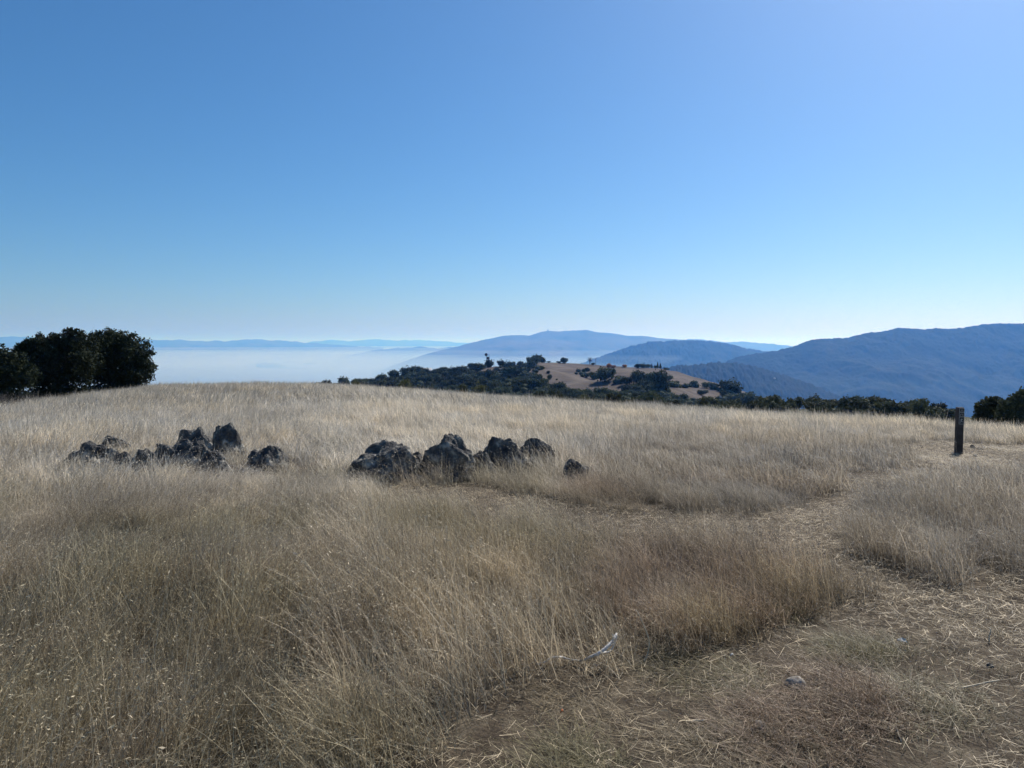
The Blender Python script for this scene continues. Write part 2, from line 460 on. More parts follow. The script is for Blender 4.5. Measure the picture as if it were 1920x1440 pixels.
# ------------------------------------------------------------------ foliage builders
def leaf_cloud(lobes, n, size, seed, inner=0.45, rag=0.38, core=0.5):
    g = np.random.default_rng(seed)
    lobes = np.array(lobes, float)
    a = (lobes[:, 3] * lobes[:, 4] + lobes[:, 3] * lobes[:, 5] + lobes[:, 4] * lobes[:, 5])
    li = g.choice(len(lobes), n, p=a / a.sum())
    d = g.normal(size=(n, 3)); d /= np.linalg.norm(d, axis=1)[:, None]
    rad = (inner + (1 - inner) * g.random(n) ** 0.6)
    c = lobes[li, :3]; sc_ = lobes[li, 3:6]
    P = d * rad[:, None]
    lump = 1 + rag * (vn(d[:, 0] * 3 + li * 5, d[:, 1] * 3, d[:, 2] * 3, s=seed) + 0.6 * vn(d[:, 0] * 8 + li * 5, d[:, 1] * 8, d[:, 2] * 8, s=seed + 1))
    P = c + P * sc_ * lump[:, None]
    u = g.normal(size=(n, 3)); u /= np.linalg.norm(u, axis=1)[:, None]
    v = np.cross(u, g.normal(size=(n, 3))); v /= np.linalg.norm(v, axis=1)[:, None]
    s_ = size * (0.55 + 0.9 * g.random(n))[:, None]
    V = np.stack([P - u * s_, P + v * s_ * 0.55, P + u * s_, P - v * s_ * 0.55], 1).reshape(-1, 3)
    Fq = np.arange(4 * n).reshape(-1, 4)
    bv = np.repeat(g.random(n), 4)
    if core:
        nu_, nv_ = 10, 7
        for L_ in lobes:
            th = np.linspace(0, 2 * math.pi, nu_, endpoint=False); ph = np.linspace(0.05, math.pi - 0.05, nv_)
            T, Pp = np.meshgrid(th, ph, indexing='ij')
            cv = np.stack([L_[0] + core * L_[3] * np.cos(T) * np.sin(Pp), L_[1] + core * L_[4] * np.sin(T) * np.sin(Pp), L_[2] + core * L_[5] * np.cos(Pp)], -1).reshape(-1, 3)
            Fq = np.concatenate([Fq, grid_faces(nu_, nv_, wrap=True) + len(V)])
            V = np.concatenate([V, cv]); bv = np.concatenate([bv, np.full(len(cv), 0.2)])
    return V, Fq, bv

def crown_mesh(name, lobes, n, size, seed, **kw):
    V, Fq, bv = leaf_cloud(lobes, n, size, seed, **kw)
    return mk_mesh(name, V, Fq, smooth=False, attrs={'bv': bv})

def trunk_mesh(name, h, r, tips, seed):
    g = random.Random(seed)
    mb = MB()
    top = np.array([g.uniform(-.1, .1) * h, g.uniform(-.1, .1) * h, h])
    mb.tube([(0, 0, -0.3), (top[0] * .3, top[1] * .3, h * .5), top], [r * 1.25, r * .9, r * .7], 8)
    for t in tips:
        t = np.array(t, float)
        m_ = top * 0.5 + t * 0.5 + np.array([g.uniform(-.1, .1), g.uniform(-.1, .1), -0.08]) * np.linalg.norm(t - top)
        mb.tube([top * 0.92, m_, t], [r * .55, r * .35, r * .12], 6)
    return mb.mesh(name, True)

# ------------------------------------------------------------------ big oaks at the meadow's edge
PXM = lambda d: d / F
def oak_from_pixels(name, label, d, base_px, lobes_px, n, leaf, seed, mat, trunk_r=0.16):
    """lobes: (px, row, half-width px, half-height px, depth offset m)"""
    b = at_dist(base_px, d)
    t = empty(name, tuple(b))
    L = []
    dy = b[1]                                   # depth along the view axis
    for (px, row, hw, hh, dep) in lobes_px:
        L.append(((px - base_px) * dy / F, dep, EYE - (row - HR) / F * dy - b[2], hw * dy / F, max(hw, hh) * dy / F, hh * dy / F))
    g_ = np.random.default_rng(seed + 1)
    tips_ = [l[:3] for l in L]
    for l in list(L):                           # sprouting tufts that break the outline
        for k_ in range(4):
            v_ = g_.normal(size=3); v_[2] = abs(v_[2]) * 1.1 - .25; v_ /= np.linalg.norm(v_)
            f_ = g_.uniform(.16, .34); m_ = min(l[3], l[5])
            L.append((l[0] + v_[0] * l[3], l[1] + v_[1] * l[4], l[2] + v_[2] * l[5], m_ * f_ * 1.2, m_ * f_ * 1.2, m_ * f_))
    add('trunk', trunk_mesh('trunk', 1.1, trunk_r, tips_, seed), M['bark'], t)
    add('crown', crown_mesh('crown', L, n, leaf, seed), mat, t)
    tag(t, label, 'tree', 'oaks at the edge of the meadow')
    return t

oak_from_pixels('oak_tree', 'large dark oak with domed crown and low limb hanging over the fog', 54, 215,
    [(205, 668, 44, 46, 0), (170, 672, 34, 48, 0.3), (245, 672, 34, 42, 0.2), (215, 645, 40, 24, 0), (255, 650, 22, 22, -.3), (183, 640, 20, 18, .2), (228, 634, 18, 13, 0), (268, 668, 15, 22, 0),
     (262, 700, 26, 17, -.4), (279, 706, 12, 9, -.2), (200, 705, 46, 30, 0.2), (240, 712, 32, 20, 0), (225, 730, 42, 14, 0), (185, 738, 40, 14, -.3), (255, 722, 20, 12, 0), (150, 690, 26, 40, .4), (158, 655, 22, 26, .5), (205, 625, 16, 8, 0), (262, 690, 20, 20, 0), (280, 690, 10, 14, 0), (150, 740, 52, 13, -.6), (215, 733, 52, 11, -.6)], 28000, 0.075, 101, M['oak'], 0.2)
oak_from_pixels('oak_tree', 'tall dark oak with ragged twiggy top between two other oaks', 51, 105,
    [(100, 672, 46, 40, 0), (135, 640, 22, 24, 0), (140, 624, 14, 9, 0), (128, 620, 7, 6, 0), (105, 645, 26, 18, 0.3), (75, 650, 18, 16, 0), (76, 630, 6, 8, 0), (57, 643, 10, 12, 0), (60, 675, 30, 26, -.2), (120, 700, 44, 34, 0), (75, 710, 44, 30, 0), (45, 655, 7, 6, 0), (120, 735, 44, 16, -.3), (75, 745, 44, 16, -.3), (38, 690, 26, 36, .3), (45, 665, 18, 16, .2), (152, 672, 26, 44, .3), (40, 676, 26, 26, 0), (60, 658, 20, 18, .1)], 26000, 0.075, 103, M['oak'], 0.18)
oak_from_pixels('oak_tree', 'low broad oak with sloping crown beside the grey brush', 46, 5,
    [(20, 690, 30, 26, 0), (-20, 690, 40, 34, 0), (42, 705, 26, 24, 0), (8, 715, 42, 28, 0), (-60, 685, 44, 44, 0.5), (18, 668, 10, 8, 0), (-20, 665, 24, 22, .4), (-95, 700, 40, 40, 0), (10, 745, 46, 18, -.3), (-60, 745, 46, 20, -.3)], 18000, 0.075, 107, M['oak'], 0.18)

for nm_, lab_, d_, bp, lb, sd in [
    ('shrub', 'dark leafy shrub just beyond the trail post', 45, 1858, [(1852, 768, 15, 18, 0), (1868, 766, 16, 20, 0), (1843, 778, 10, 12, 0), (1860, 756, 12, 10, 0), (1860, 786, 26, 14, 0)], 111),
    ('shrub', 'tall dark leafy shrub at the edge of the view past the trail post', 43, 1905, [(1898, 766, 16, 20, 0), (1915, 758, 18, 20, 0), (1908, 748, 10, 10, 0), (1930, 752, 16, 24, .2), (1886, 776, 12, 14, 0), (1908, 784, 28, 16, 0), (1924, 738, 10, 8, 0)], 113),
    ('shrub', 'broad dark leafy shrub beyond the edge of the view', 44, 1980, [(1965, 755, 26, 28, 0), (1995, 750, 30, 32, 0), (1980, 735, 20, 18, 0), (1985, 780, 44, 22, 0)], 117)]:
    t = oak_from_pixels(nm_, lab_, d_, bp, lb, 4200, 0.075, sd, M['far_oak'], 0.08)
    tag(t, lab_, 'shrub', 'leafy shrubs past the trail post')

def twig_bush(name, label, cat, px, d, wpx, hpx, n, seed, mat, group=None, base=None, fn=None, tw=0.006):
    b = at_dist(px, d, fn) if base is None else base
    t = empty(name, tuple(b))
    g = np.random.default_rng(seed)
    w_, h_ = wpx * b[1] / F / 2, hpx * b[1] / F
    Vs, Fs, bvs = [], [], []
    k = 0
    for i in range(n):
        a = g.uniform(0, 2 * math.pi); rr_ = w_ * math.sqrt(g.random()) * 0.6
        p = np.array([rr_ * math.cos(a), rr_ * math.sin(a), 0.0])
        di = np.array([math.cos(a) * 0.5 * w_ / h_ + g.normal() * .25, math.sin(a) * 0.5 * w_ / h_ + g.normal() * .25, 1.0])
        L_ = h_ * g.uniform(.45, 1.0) * (1 - 0.4 * (rr_ / w_))
        di /= np.linalg.norm(di)
        side = np.cross(di, g.normal(size=3)); side /= np.linalg.norm(side)
        bend = g.normal(size=3) * 0.12
        prev = None
        for j in range(4):
            c = p + di * L_ * j / 3 + bend * L_ * (j / 3) ** 2
            wd = tw * (1.3 - j * 0.3)
            Vs += [c - side * wd, c + side * wd]; bvs += [g.random() * 0.0 + (i % 7) / 7] * 2
            if j: Fs.append((k - 2, k - 1, k + 1, k))
            k += 2
        for m_ in range(5):
            f = g.uniform(.35, 1)
            c = p + di * L_ * f + bend * L_ * f * f
            u = g.normal(size=3); u /= np.linalg.norm(u); v = np.cross(u, g.normal(size=3)); v /= np.linalg.norm(v)
            s_ = h_ * g.uniform(.02, .06)
            Vs += [c, c + u * s_ + v * s_ * .3, c + u * s_ * 2, c + u * s_ - v * s_ * .3]; bvs += [g.random()] * 4
            Fs.append((k, k + 1, k + 2, k + 3)); k += 4
    add('stems', mk_mesh('stems', np.array(Vs), np.array(Fs), False, {'bv': np.array(bvs)}), mat, t)
    tag(t, label, cat, group)
    return t

twig_bush('dry_brush', 'grey twiggy dry brush at the foot of the low oak', 'brush', 20, 36, 110, 42, 420, 201, M['brush'], 'grey brush below the oaks')
twig_bush('dry_brush', 'thin grey dry brush in the grass before the tall oak', 'brush', 85, 39, 90, 26, 260, 203, M['brush'], 'grey brush below the oaks')
twig_bush('dry_brush', 'grey dry brush at the edge of the view beside the low oak', 'brush', -45, 34, 110, 46, 400, 205, M['brush'], 'grey brush below the oaks')

# ------------------------------------------------------------------ bushes behind the brow
def bush_proto(seed, mat, n=900, leaf=0.11, flat=0.75):
    g = random.Random(seed)
    L = [(0, 0, 0.55, .8, .8, .55 * flat + .1)]
    for i in range(6):
        a = g.uniform(0, 6.28); r_ = g.uniform(.3, .65)
        L.append((r_ * math.cos(a), r_ * math.sin(a), g.uniform(.45, .85), g.uniform(.3, .5), g.uniform(.3, .5), g.uniform(.25, .45)))
    t = empty('shrub')
    mb = MB()
    for i in range(5):
        a = g.uniform(0, 6.28)
        mb.tube([(0, 0, -.1), (.15 * math.cos(a), .15 * math.sin(a), .3), (.45 * math.cos(a), .45 * math.sin(a), .7)], [.05, .04, .02], 5)
    add('stems', mb.mesh('stems'), M['bark'], t)
    add('foliage', crown_mesh('foliage', L, n, leaf, seed, core=0.55, rag=0.35), mat, t)
    return t

protos_shrub = [bush_proto(300 + i, M['shrub']) for i in range(4)]
protos_olive = [bush_proto(320 + i, M['olive_shrub'], 1100, 0.09, 1.0) for i in range(2)]
protos_oakb = [bush_proto(340 + i, M['far_oak'], 1200, 0.10, 1.1) for i in range(3)]
used = []
def place(proto, loc, sx, sz, rz, label, cat, group=None, name=None, sy=None):
    if proto in used:
        o = copy_tree(proto)
    else:
        used.append(proto); o = proto
    if name: o.name = name
    o.location = tuple(loc); o.scale = (sx, sy or sx, sz); o.rotation_euler = (0, 0, rz)
    tag(o, label, cat, group)
    return o

# single shrubs that stand out: (px, width px, top row, distance, proto list, label)
for px, wpx, top, d, pl, lab in [
    (668, 20, 712, 98, protos_olive, 'small olive green shrub peeping over the brow, nearest the fog'),
    (761, 34, 711, 98, protos_olive, 'pale olive shrub behind the brow below the white house'),
    (868, 22, 719, 100, protos_olive, 'dark olive shrub beside the broad pale shrub behind the brow'),
    (898, 36, 721, 96, protos_olive, 'broad pale olive shrub behind the brow below the lattice tower'),
    (1010, 24, 732, 100, protos_shrub, 'green shrub poking over the brow below the brown grass knoll'),
    (1045, 34, 732, 104, protos_shrub, 'wide green shrub behind the brow below the knoll'),
    (1092, 30, 739, 100, protos_olive, 'yellowish shrub behind the brow beside the wide green shrub'),
    (1728, 30, 754, 92, protos_oakb, 'round dark shrub standing at the end of the scrub bank'),
    (1800, 26, 776, 50, protos_shrub, 'small grey green shrub behind the trail post')]:
    fn = bank if d > 60 else ground
    b = at_dist(px, d, fn)
    zt = EYE - (top - HR) / F * b[1]
    h_ = max(zt - b[2], 0.4)
    wm = wpx * b[1] / F / 2 / 1.05
    if h_ > 2.6 * wm and d > 60:
        b[2] = zt - 2.6 * wm; h_ = 2.6 * wm      # on a hummock of the bank
    place(random.choice(pl), b + np.array([0, 0, -0.05]), wm, h_ / 1.15, random.uniform(0, 6), lab, 'shrub', 'shrubs behind the brow of the meadow', 'shrub')

# scrub on the bank
g = random.Random(5)
for i in range(95):
    px = g.uniform(1000, 1790); d = g.uniform(92, 125)
    b = at_dist(px, d, bank)
    sc_ = g.uniform(.9, 1.7) * (1.25 if px < 1600 and g.random() < .3 else 1.0)
    pl = protos_shrub if g.random() < .75 else protos_oakb
    if px > 1350:
        lab, gp = (('grey green chaparral bush behind the brow, between the wide dark oak and the thicket', 'chaparral by the wide dark oak') if px < 1480 else ('grey green chaparral bush in the middle of the thicket below the forested ridge', 'chaparral in the middle of the thicket') if px < 1640 else ('grey green chaparral bush behind the brow, around the round dark shrub', 'chaparral around the round dark shrub'))
    else:
        lab, gp = (('grey green chaparral bush behind the brow, straight below the brown knoll', 'chaparral below the knoll') if px < 1160 else ('grey green chaparral bush behind the brow, straight below the great oaks', 'chaparral below the great oaks'))
    place(g.choice(pl), b, sc_, sc_ * g.uniform(.8, 1.15), g.uniform(0, 6), lab, 'shrub', gp, 'shrub')

# ------------------------------------------------------------------ trees on the neighbouring hill
def tree_proto(seed, mat, kind='oak'):
    g = random.Random(seed)
    t = empty('oak_tree')
    if kind == 'oak':
        L = [(0, 0, 2.5, 3.5, 3.5, 2.6)]
        for i in range(8):
            a = g.uniform(0, 6.28); r_ = g.uniform(1.0, 3.4)
            L.append((r_ * math.cos(a), r_ * math.sin(a), g.uniform(1.2, 4.2), g.uniform(1.3, 2.1), g.uniform(1.3, 2.1), g.uniform(1.1, 1.7)))
        add('trunk', trunk_mesh('trunk', 1.2, .3, [l[:3] for l in L[1:5]], seed), M['bark'], t)
        add('crown', crown_mesh('crown', L, 1500, 0.42, seed, core=0.62, rag=0.45), mat, t)
    elif kind == 'conifer':
        L = [(0, 0, 1.2 + i * 1.1, 1.5 * (1 - i / 7.5), 1.5 * (1 - i / 7.5), 1.0) for i in range(7)]
        mb = MB(); mb.tube([(0, 0, -.3), (0, 0, 4), (0, 0, 8.6)], [.25, .16, .04], 7)
        add('trunk', mb.mesh('trunk', True), M['bark'], t)
        add('crown', crown_mesh('crown', L, 900, 0.34, seed, core=0.6, rag=0.3), mat, t)
    elif kind == 'bare':
        mb = MB()
        mb.tube([(0, 0, -.3), (.1, 0, 1.6), (0, .1, 3)], [.28, .2, .14], 7)
        add('trunk', mb.mesh('trunk', True), M['bark'], t)
        mb = MB()
        for i in range(26):
            a = g.uniform(0, 6.28); e = g.uniform(.35, 1.3); l_ = g.uniform(2.0, 3.4)
            p0 = np.array([0, 0, g.uniform(1.4, 3.0)]); dv = np.array([math.cos(a) * math.cos(e), math.sin(a) * math.cos(e), math.sin(e)])
            p1 = p0 + dv * l_ * .5; p2 = p0 + dv * l_ + np.array([0, 0, .3])
            mb.tube([p0, p1, p2], [.09, .07, .04], 5)
            for k in range(3):
                q_ = p1 + (p2 - p1) * g.random(); mb.tube([q_, q_ + np.array([g.gauss(0, .5), g.gauss(0, .5), g.uniform(.3, .9)])], [.05, .03], 4)
        add('branches', mb.mesh('branches', True), M['bark'], t)
    return t

P_oak = [tree_proto(400 + i, M['far_oak']) for i in range(7)]
P_con = [tree_proto(430 + i, M['far_oak'], 'conifer') for i in range(2)]
P_bare = [tree_proto(440, None, 'bare')]
P_aut = [tree_proto(450 + i, M['autumn']) for i in range(2)]

def hill_pt(px, row):
    return on_ground(px, row, hill, 235, 760, 900)

# lone trees: px, base row, height px, width px, proto, name, label, category
for px, row, hp, wp, pl, nm, lab in [
    (1008, 678, 15, 24, P_oak, 'oak_tree', 'big dark oak clump crowning the hill at the edge of its woods'),
    (1000, 679, 12, 16, P_oak, 'oak_tree', 'oak leaning against the big hilltop clump on its wooded side'),
    (992, 677, 11, 11, P_oak, 'oak_tree', 'small flat topped oak on the skyline beside the hilltop clump'),
    (1018, 680, 9, 12, P_oak, 'oak_tree', 'low oak under the hilltop clump next to the bare grass'),
    (1029, 680, 3, 7, P_oak, 'oak_tree', 'tiny bush on the skyline just past the hilltop clump'),
    (1058, 682, 12, 12, P_oak, 'oak_tree', 'lone round oak on the bare grassy skyline'),
    (1048, 681, 4, 9, P_oak, 'oak_tree', 'tiny shrub touching the lone skyline oak'),
    (1106, 683, 13, 13, P_bare, 'bare_tree', 'bare branching tree on the grassy skyline by the pole'),
    (1112, 684, 4, 7, P_oak, 'oak_tree', 'tiny bush at the foot of the bare tree'),
    (1141, 690, 9, 10, P_aut, 'autumn_tree', 'bright orange autumn tree on the hilltop'),
    (1149, 690, 6, 10, P_aut, 'autumn_tree', 'lower orange autumn tree beside the bright one'),
    (1171, 689, 6, 10, P_aut, 'autumn_tree', 'rusty brown autumn tree near the dark hilltop row'),
    (1196, 690, 8, 13, P_oak, 'oak_tree', 'first dark tree of the low hilltop row past the autumn trees'),
    (1206, 690, 9, 14, P_oak, 'oak_tree', 'middle dark tree of the low hilltop row past the autumn trees'),
    (1215, 689, 7, 11, P_oak, 'oak_tree', 'last dark tree of the low hilltop row before the small conifer'),
    (1222, 686, 8, 5, P_con, 'conifer_tree', 'small dark conifer alone on the skyline'),
    (1233, 690, 11, 6, P_con, 'conifer_tree', 'dark conifer, first of the pair at the end of the hilltop'),
    (1238, 690, 10, 6, P_con, 'conifer_tree', 'dark conifer, second of the pair at the end of the hilltop'),
    (1229, 690, 5, 9, P_oak, 'oak_tree', 'low bush at the foot of the conifer pair'),
    (1251, 692, 4, 10, P_oak, 'oak_tree', 'low bush on the slope after the conifer pair'),
    (1134, 716, 28, 38, P_oak, 'oak_tree', 'great dome shaped oak in the hollow of the bare knoll'),
    (1194, 721, 27, 26, P_oak, 'oak_tree', 'second great oak below the hilltop pasture'),
    (1176, 722, 15, 20, P_oak, 'oak_tree', 'oak tucked against the second great oak'),
    (1240, 738, 46, 30, P_oak, 'oak_tree', 'tallest great oak below the conifer pair'),
    (1222, 724, 26, 24, P_oak, 'oak_tree', 'oak between the second great oak and the tallest'),
    (1030, 711, 10, 9, P_oak, 'oak_tree', 'small dark tree on the bare brown knoll'),
    (1028, 700, 5, 8, P_oak, 'oak_tree', 'tiny dark bush above the small tree on the knoll'),
    (1044, 713, 3, 4, P_oak, 'oak_tree', 'tiny dark dot of a bush low on the bare knoll'),
    (1370, 737, 27, 36, P_oak, 'oak_tree', 'broad oak above the pale grass strip on the falling slope'),
    (1316, 741, 10, 18, P_oak, 'oak_tree', 'dark bush on the pale grass strip'),
    (1452, 750, 8, 22, P_oak, 'oak_tree', 'grey topped tree at the foot of the falling slope'),
    (1395, 764, 30, 44, P_oak, 'oak_tree', 'wide dark oak just behind the brow at the foot of the hill')]:
    b = hill_pt(px, row)
    d = b[1]
    s = wp * d / F / 8.4 * 1.1
    sz = hp * d / F / (5.8 if pl is P_oak or pl is P_aut else 8.8 if pl is P_con else 6.0) * 1.05
    if pl is P_con: s = wp * d / F / 3.2
    if pl is P_bare: s = wp * d / F / 5.5
    place(random.choice(pl), b, s, sz, random.uniform(0, 6), lab, 'tree', 'trees that stand out on the neighbouring hill', nm)

def inpoly(px, py, poly):
    poly = np.asarray(poly, float)
    px = np.asarray(px, float); py = np.asarray(py, float)
    c = np.zeros(px.shape, bool)
    j = len(poly) - 1
    for i in range(len(poly)):
        xi, yi = poly[i]; xj, yj = poly[j]
        with np.errstate(divide='ignore', invalid='ignore'):
            c ^= ((yi > py) != (yj > py)) & (px < (xj - xi) * (py - yi) / (yj - yi + 1e-12) + xi)
        j = i
    return c

WOODS = [[(570, 738), (600, 728), (700, 714), (790, 704), (860, 693), (900, 690), (960, 686), (1008, 684), (1016, 692), (1000, 708), (1008, 720), (1045, 734), (1100, 737), (1140, 740), (1180, 752), (1250, 760), (1250, 785), (1100, 785), (900, 770), (570, 750)],
         [(1165, 728), (1205, 732), (1222, 722), (1262, 722), (1300, 724), (1345, 730), (1400, 742), (1470, 760), (1480, 790), (1240, 785), (1180, 752)],
         [(1072, 699), (1100, 695), (1128, 706), (1122, 714), (1095, 708)], [(1146, 714), (1166, 709), (1184, 717), (1160, 724)], [(1200, 708), (1216, 702), (1236, 706), (1266, 711), (1256, 719), (1210, 718)]]
CLEAR = [[(893, 700), (905, 692), (925, 688), (940, 688), (930, 697), (905, 702)],
         [(1248, 728), (1310, 727), (1362, 738), (1345, 753), (1262, 750)],
         [(1100, 722), (1160, 722), (1195, 731), (1180, 736), (1110, 730)],
         [(1066, 733), (1090, 731), (1142, 733), (1135, 743), (1072, 743)],
         [(1180, 740), (1220, 743), (1215, 748), (1182, 744)], [(1412, 739), (1455, 753), (1448, 764), (1405, 754)]]
g = random.Random(11)
cand, got = [], []
for i in range(6000):
    cand.append((g.uniform(570, 1480), g.uniform(680, 788)))
ca = np.array(cand)
ok = np.zeros(len(ca), bool)
for p_ in WOODS: ok |= inpoly(ca[:, 0], ca[:, 1], p_)
for p_ in CLEAR: ok &= ~inpoly(ca[:, 0], ca[:, 1], p_)
for (px, row) in ca[ok]:
    if row - 11 > np.interp(px, CREST[:, 0], CREST[:, 1]): continue      # wholly hidden behind the brow
    if all((px - a) ** 2 / 13.5 ** 2 + (row - b_) ** 2 / 5.0 ** 2 > 1 for a, b_ in got):
        got.append((px, row))
got = got[:275]
for px, row in got:
    b = hill_pt(px, row)
    d = b[1]
    wp = g.uniform(15, 31) * (1.0 if row > 705 else 0.8) * (.55 if px > 1060 and row < 720 else 1) * (.72 if px > 1240 else 1)
    hp = wp * g.uniform(.55, .8)
    if px < 790: lab, gp = 'dark oak on the hill end falling towards the fog', 'oaks falling towards the fog'
    elif px < 900: lab, gp = 'dark oak between the white house and the lattice tower', 'oaks between house and tower'
    elif px < 1030 and row < 712: lab, gp = 'dark oak on the slope under the hilltop clump', 'oaks under the hilltop clump'
    elif px < 1130: lab, gp = 'dark oak at the foot of the bare knoll', 'oaks at the foot of the knoll'
    elif px < 1300: lab, gp = 'dark oak among the great oaks in the hollow', 'oaks around the hollow'
    else: lab, gp = 'dark oak on the falling slope beneath the forested ridge', 'oaks on the falling slope'
    sky_row = float(np.interp(px, HC[:, 0], HC[:, 1])); brow = float(np.interp(px, CREST[:, 0], CREST[:, 1]))
    tier = (', up on the skyline', 'skyline') if row < sky_row + 9 else (', in the lowest row', 'lowest row') if row > brow - 9 else ('', 'mid slope')
    lab, gp = lab + tier[0], gp + ', ' + tier[1]
    if tier[0] == '': lab = lab.replace('dark oak', 'dark oak halfway up')
    s = wp * d / F / 8.4
    place(g.choice(P_oak), b, s, hp * d / F / 5.8, g.uniform(0, 6), lab, 'tree', gp, 'oak_tree', s * g.uniform(.85, 1.15))
for pl in (P_oak, P_con, P_bare, P_aut, protos_shrub, protos_olive, protos_oakb):
    for p_ in pl:
        if p_ not in used:
            for ch in list(p_.children): bpy.data.objects.remove(ch)
            bpy.data.objects.remove(p_)
P_oak = [p_ for p_ in used if p_.name.startswith('oak_tree')]
print('woods trees', len(got))

# undergrowth between those trees: one mass
gl = np.random.default_rng(12)
lob = []
for i in range(9000):
    if len(lob) >= 1500: break
    px, row = gl.uniform(585, 1480), gl.uniform(682, 775)
    a = np.array([px]); b_ = np.array([row])
    if any(inpoly(a, b_, p_)[0] for p_ in WOODS) and not any(inpoly(a, b_, p_)[0] for p_ in CLEAR):
        b = hill_pt(px, row)
        r_ = gl.uniform(1.3, 2.6)
        lob.append((b[0], b[1], b[2] + r_ * .4, r_, r_, r_ * .8))
V, Fq, bv = leaf_cloud(lob, 52000, 0.42, 91, core=0.75, rag=0.3)
o = add('undergrowth', mk_mesh('undergrowth', V, Fq, False, {'bv': bv}), M['far_oak'])
tag(o, 'dark scrubby undergrowth filling the woods on the neighbouring hill', 'undergrowth', kind='stuff')

# ------------------------------------------------------------------ small buildings and masts on the hill
b = hill_pt(801, 703)
d = math.hypot(b[0], b[1])
h = empty('white_house', (b[0], b[1], b[2] + 1.2), 0.25)
mb = MB(); mb.box((0, 0, 1.3), (6.4, 5, 2.6)); wl = add('wall', mb.mesh('wall'), M['white'], h)
mb = MB(); mb.raw([(-3.6, -2.9, 2.5), (3.6, -2.9, 2.5), (3.6, 2.9, 2.5), (-3.6, 2.9, 2.5), (-3.6, 0, 4.2), (3.6, 0, 4.2)], [(0, 1, 5, 4), (2, 3, 4, 5)], [(1, 2, 5), (3, 0, 4)], [(3, 2, 1, 0)])
add('roof', mb.mesh('roof'), M['roof'], h)
for x in (-1.7, 1.6):
    mb = MB(); mb.box((x, -2.53, 1.5), (1.1, .1, 1.0)); add('window', mb.mesh('window'), M['darkglass'], h)
mb = MB(); mb.box((0, -2.53, 1.0), (1.0, .1, 2.0)); add('door', mb.mesh('door'), M['steel'], h)
tag(h, 'small white house with bright roof among the trees on the wooded hill', 'house')
for px, row, hp, wp, lab in [(805, 701, 12, 11, 'dark oak standing directly behind the white house'), (792, 705, 12, 12, 'dark oak hugging the fog side of the white house'), (812, 706, 8, 12, 'dark oak hugging the tower side of the white house')]:
    b2 = hill_pt(px, row); d2 = math.hypot(b2[0], b2[1])
    place(random.choice(P_oak), b2 + np.array([0, 6 if px == 805 else 0, 0]), wp * d2 / F / 8.4, hp * d2 / F / 5.8, 1.0, lab, 'tree', 'trees that stand out on the neighbouring hill', 'oak_tree')

b = hill_pt(915, 689)
t = empty('lattice_tower', tuple(b))
s = math.hypot(b[0], b[1]) / F
H = 25 * s
for sx, sy in ((-1, -1), (1, -1), (1, 1), (-1, 1)):
    mb = MB(); mb.tube([(sx * 1.5, sy * 1.5, -.3), (sx * .9, sy * .9, H * .9)], [.16, .13], 6)
    add('leg', mb.mesh('leg'), M['steel'], t)
for z_ in (0.35, 0.55, 0.75):
    mb = MB(); w_ = 2 * (1.5 - .6 * z_)
    for a in (0, math.pi / 2):
        for sd in (-1, 1):
            mb.box((sd * w_ / 2 * math.sin(a), sd * w_ / 2 * math.cos(a), H * z_), (w_, .14, .14), -a)
    add('brace', mb.mesh('brace'), M['steel'], t)
mb = MB(); mb.tube([(0, 0, H * .60), (0, 0, H * .61), (0, 0, H * .76), (0, 0, H * .80)], [1.2, 1.3, 1.3, .3], 12); add('tank', mb.mesh('tank', True), M['steel'], t)
mb = MB(); mb.tube([(-1.5, -.9, H * .95), (-1.5, .2, H * .95)], [1.25, 1.2], 16); add('dish', mb.mesh('dish', True), M['steel'], t)
mb = MB(); mb.tube([(-.9, 0, H * .93), (.9, 0, H * .93)], [.12, .12], 6); mb.tube([(.9, 0, H * .85), (.9, 0, H * 1.02)], [.1, .1], 6); add('mast', mb.mesh('mast'), M['steel'], t)
tag(t, 'dark lattice tower with round dish and tank on the wooded skyline', 'tower')

b = hill_pt(1117, 684)
s = math.hypot(b[0], b[1]) / F
t = empty('utility_pole', tuple(b))
mb = MB(); mb.tube([(0, 0, -.3), (0, 0, 12 * s)], [.2, .15], 8); add('pole', mb.mesh('pole', True), M['bark'], t)
mb = MB(); mb.box((0, 0, 11 * s), (1.8, .16, .16)); add('crossarm', mb.mesh('crossarm'), M['bark'], t)
tag(t, 'thin utility pole beside the bare tree on the skyline', 'pole')
for px, rb, hp, lab in [(926, 688, 8, 'short thin pole on the skyline just past the lattice tower'), (940, 687, 9, 'thin pole on the wooded skyline between tower and hilltop clump')]:
    b = hill_pt(px, rb); t = empty('utility_pole', tuple(b)); s = math.hypot(b[0], b[1]) / F
    mb = MB(); mb.tube([(0, 0, -.3), (0, 0, (hp + 6) * s)], [.16, .12], 8); add('pole', mb.mesh('pole', True), M['bark'], t)
    mb = MB(); mb.box((0, 0, (hp + 5) * s), (1.2, .14, .14)); add('crossarm', mb.mesh('crossarm'), M['bark'], t)
    tag(t, lab, 'pole')

# tower block on the distant summit and a pale house on the spur
zt = EYE - 14000 * (619 - HR) / F
t = empty('summit_tower', ((1027 - 960) / F * 14000, 14000, zt - 18))
mb = MB(); mb.box((0, 0, 10), (26, 26, 30)); add('wall', mb.mesh('wall'), M['concrete'], t)
mb = MB(); mb.box((0, 0, 26), (28, 28, 2)); add('roof', mb.mesh('roof'), M['concrete'], t)
tag(t, 'tiny block shaped tower on top of the blue peak', 'tower')

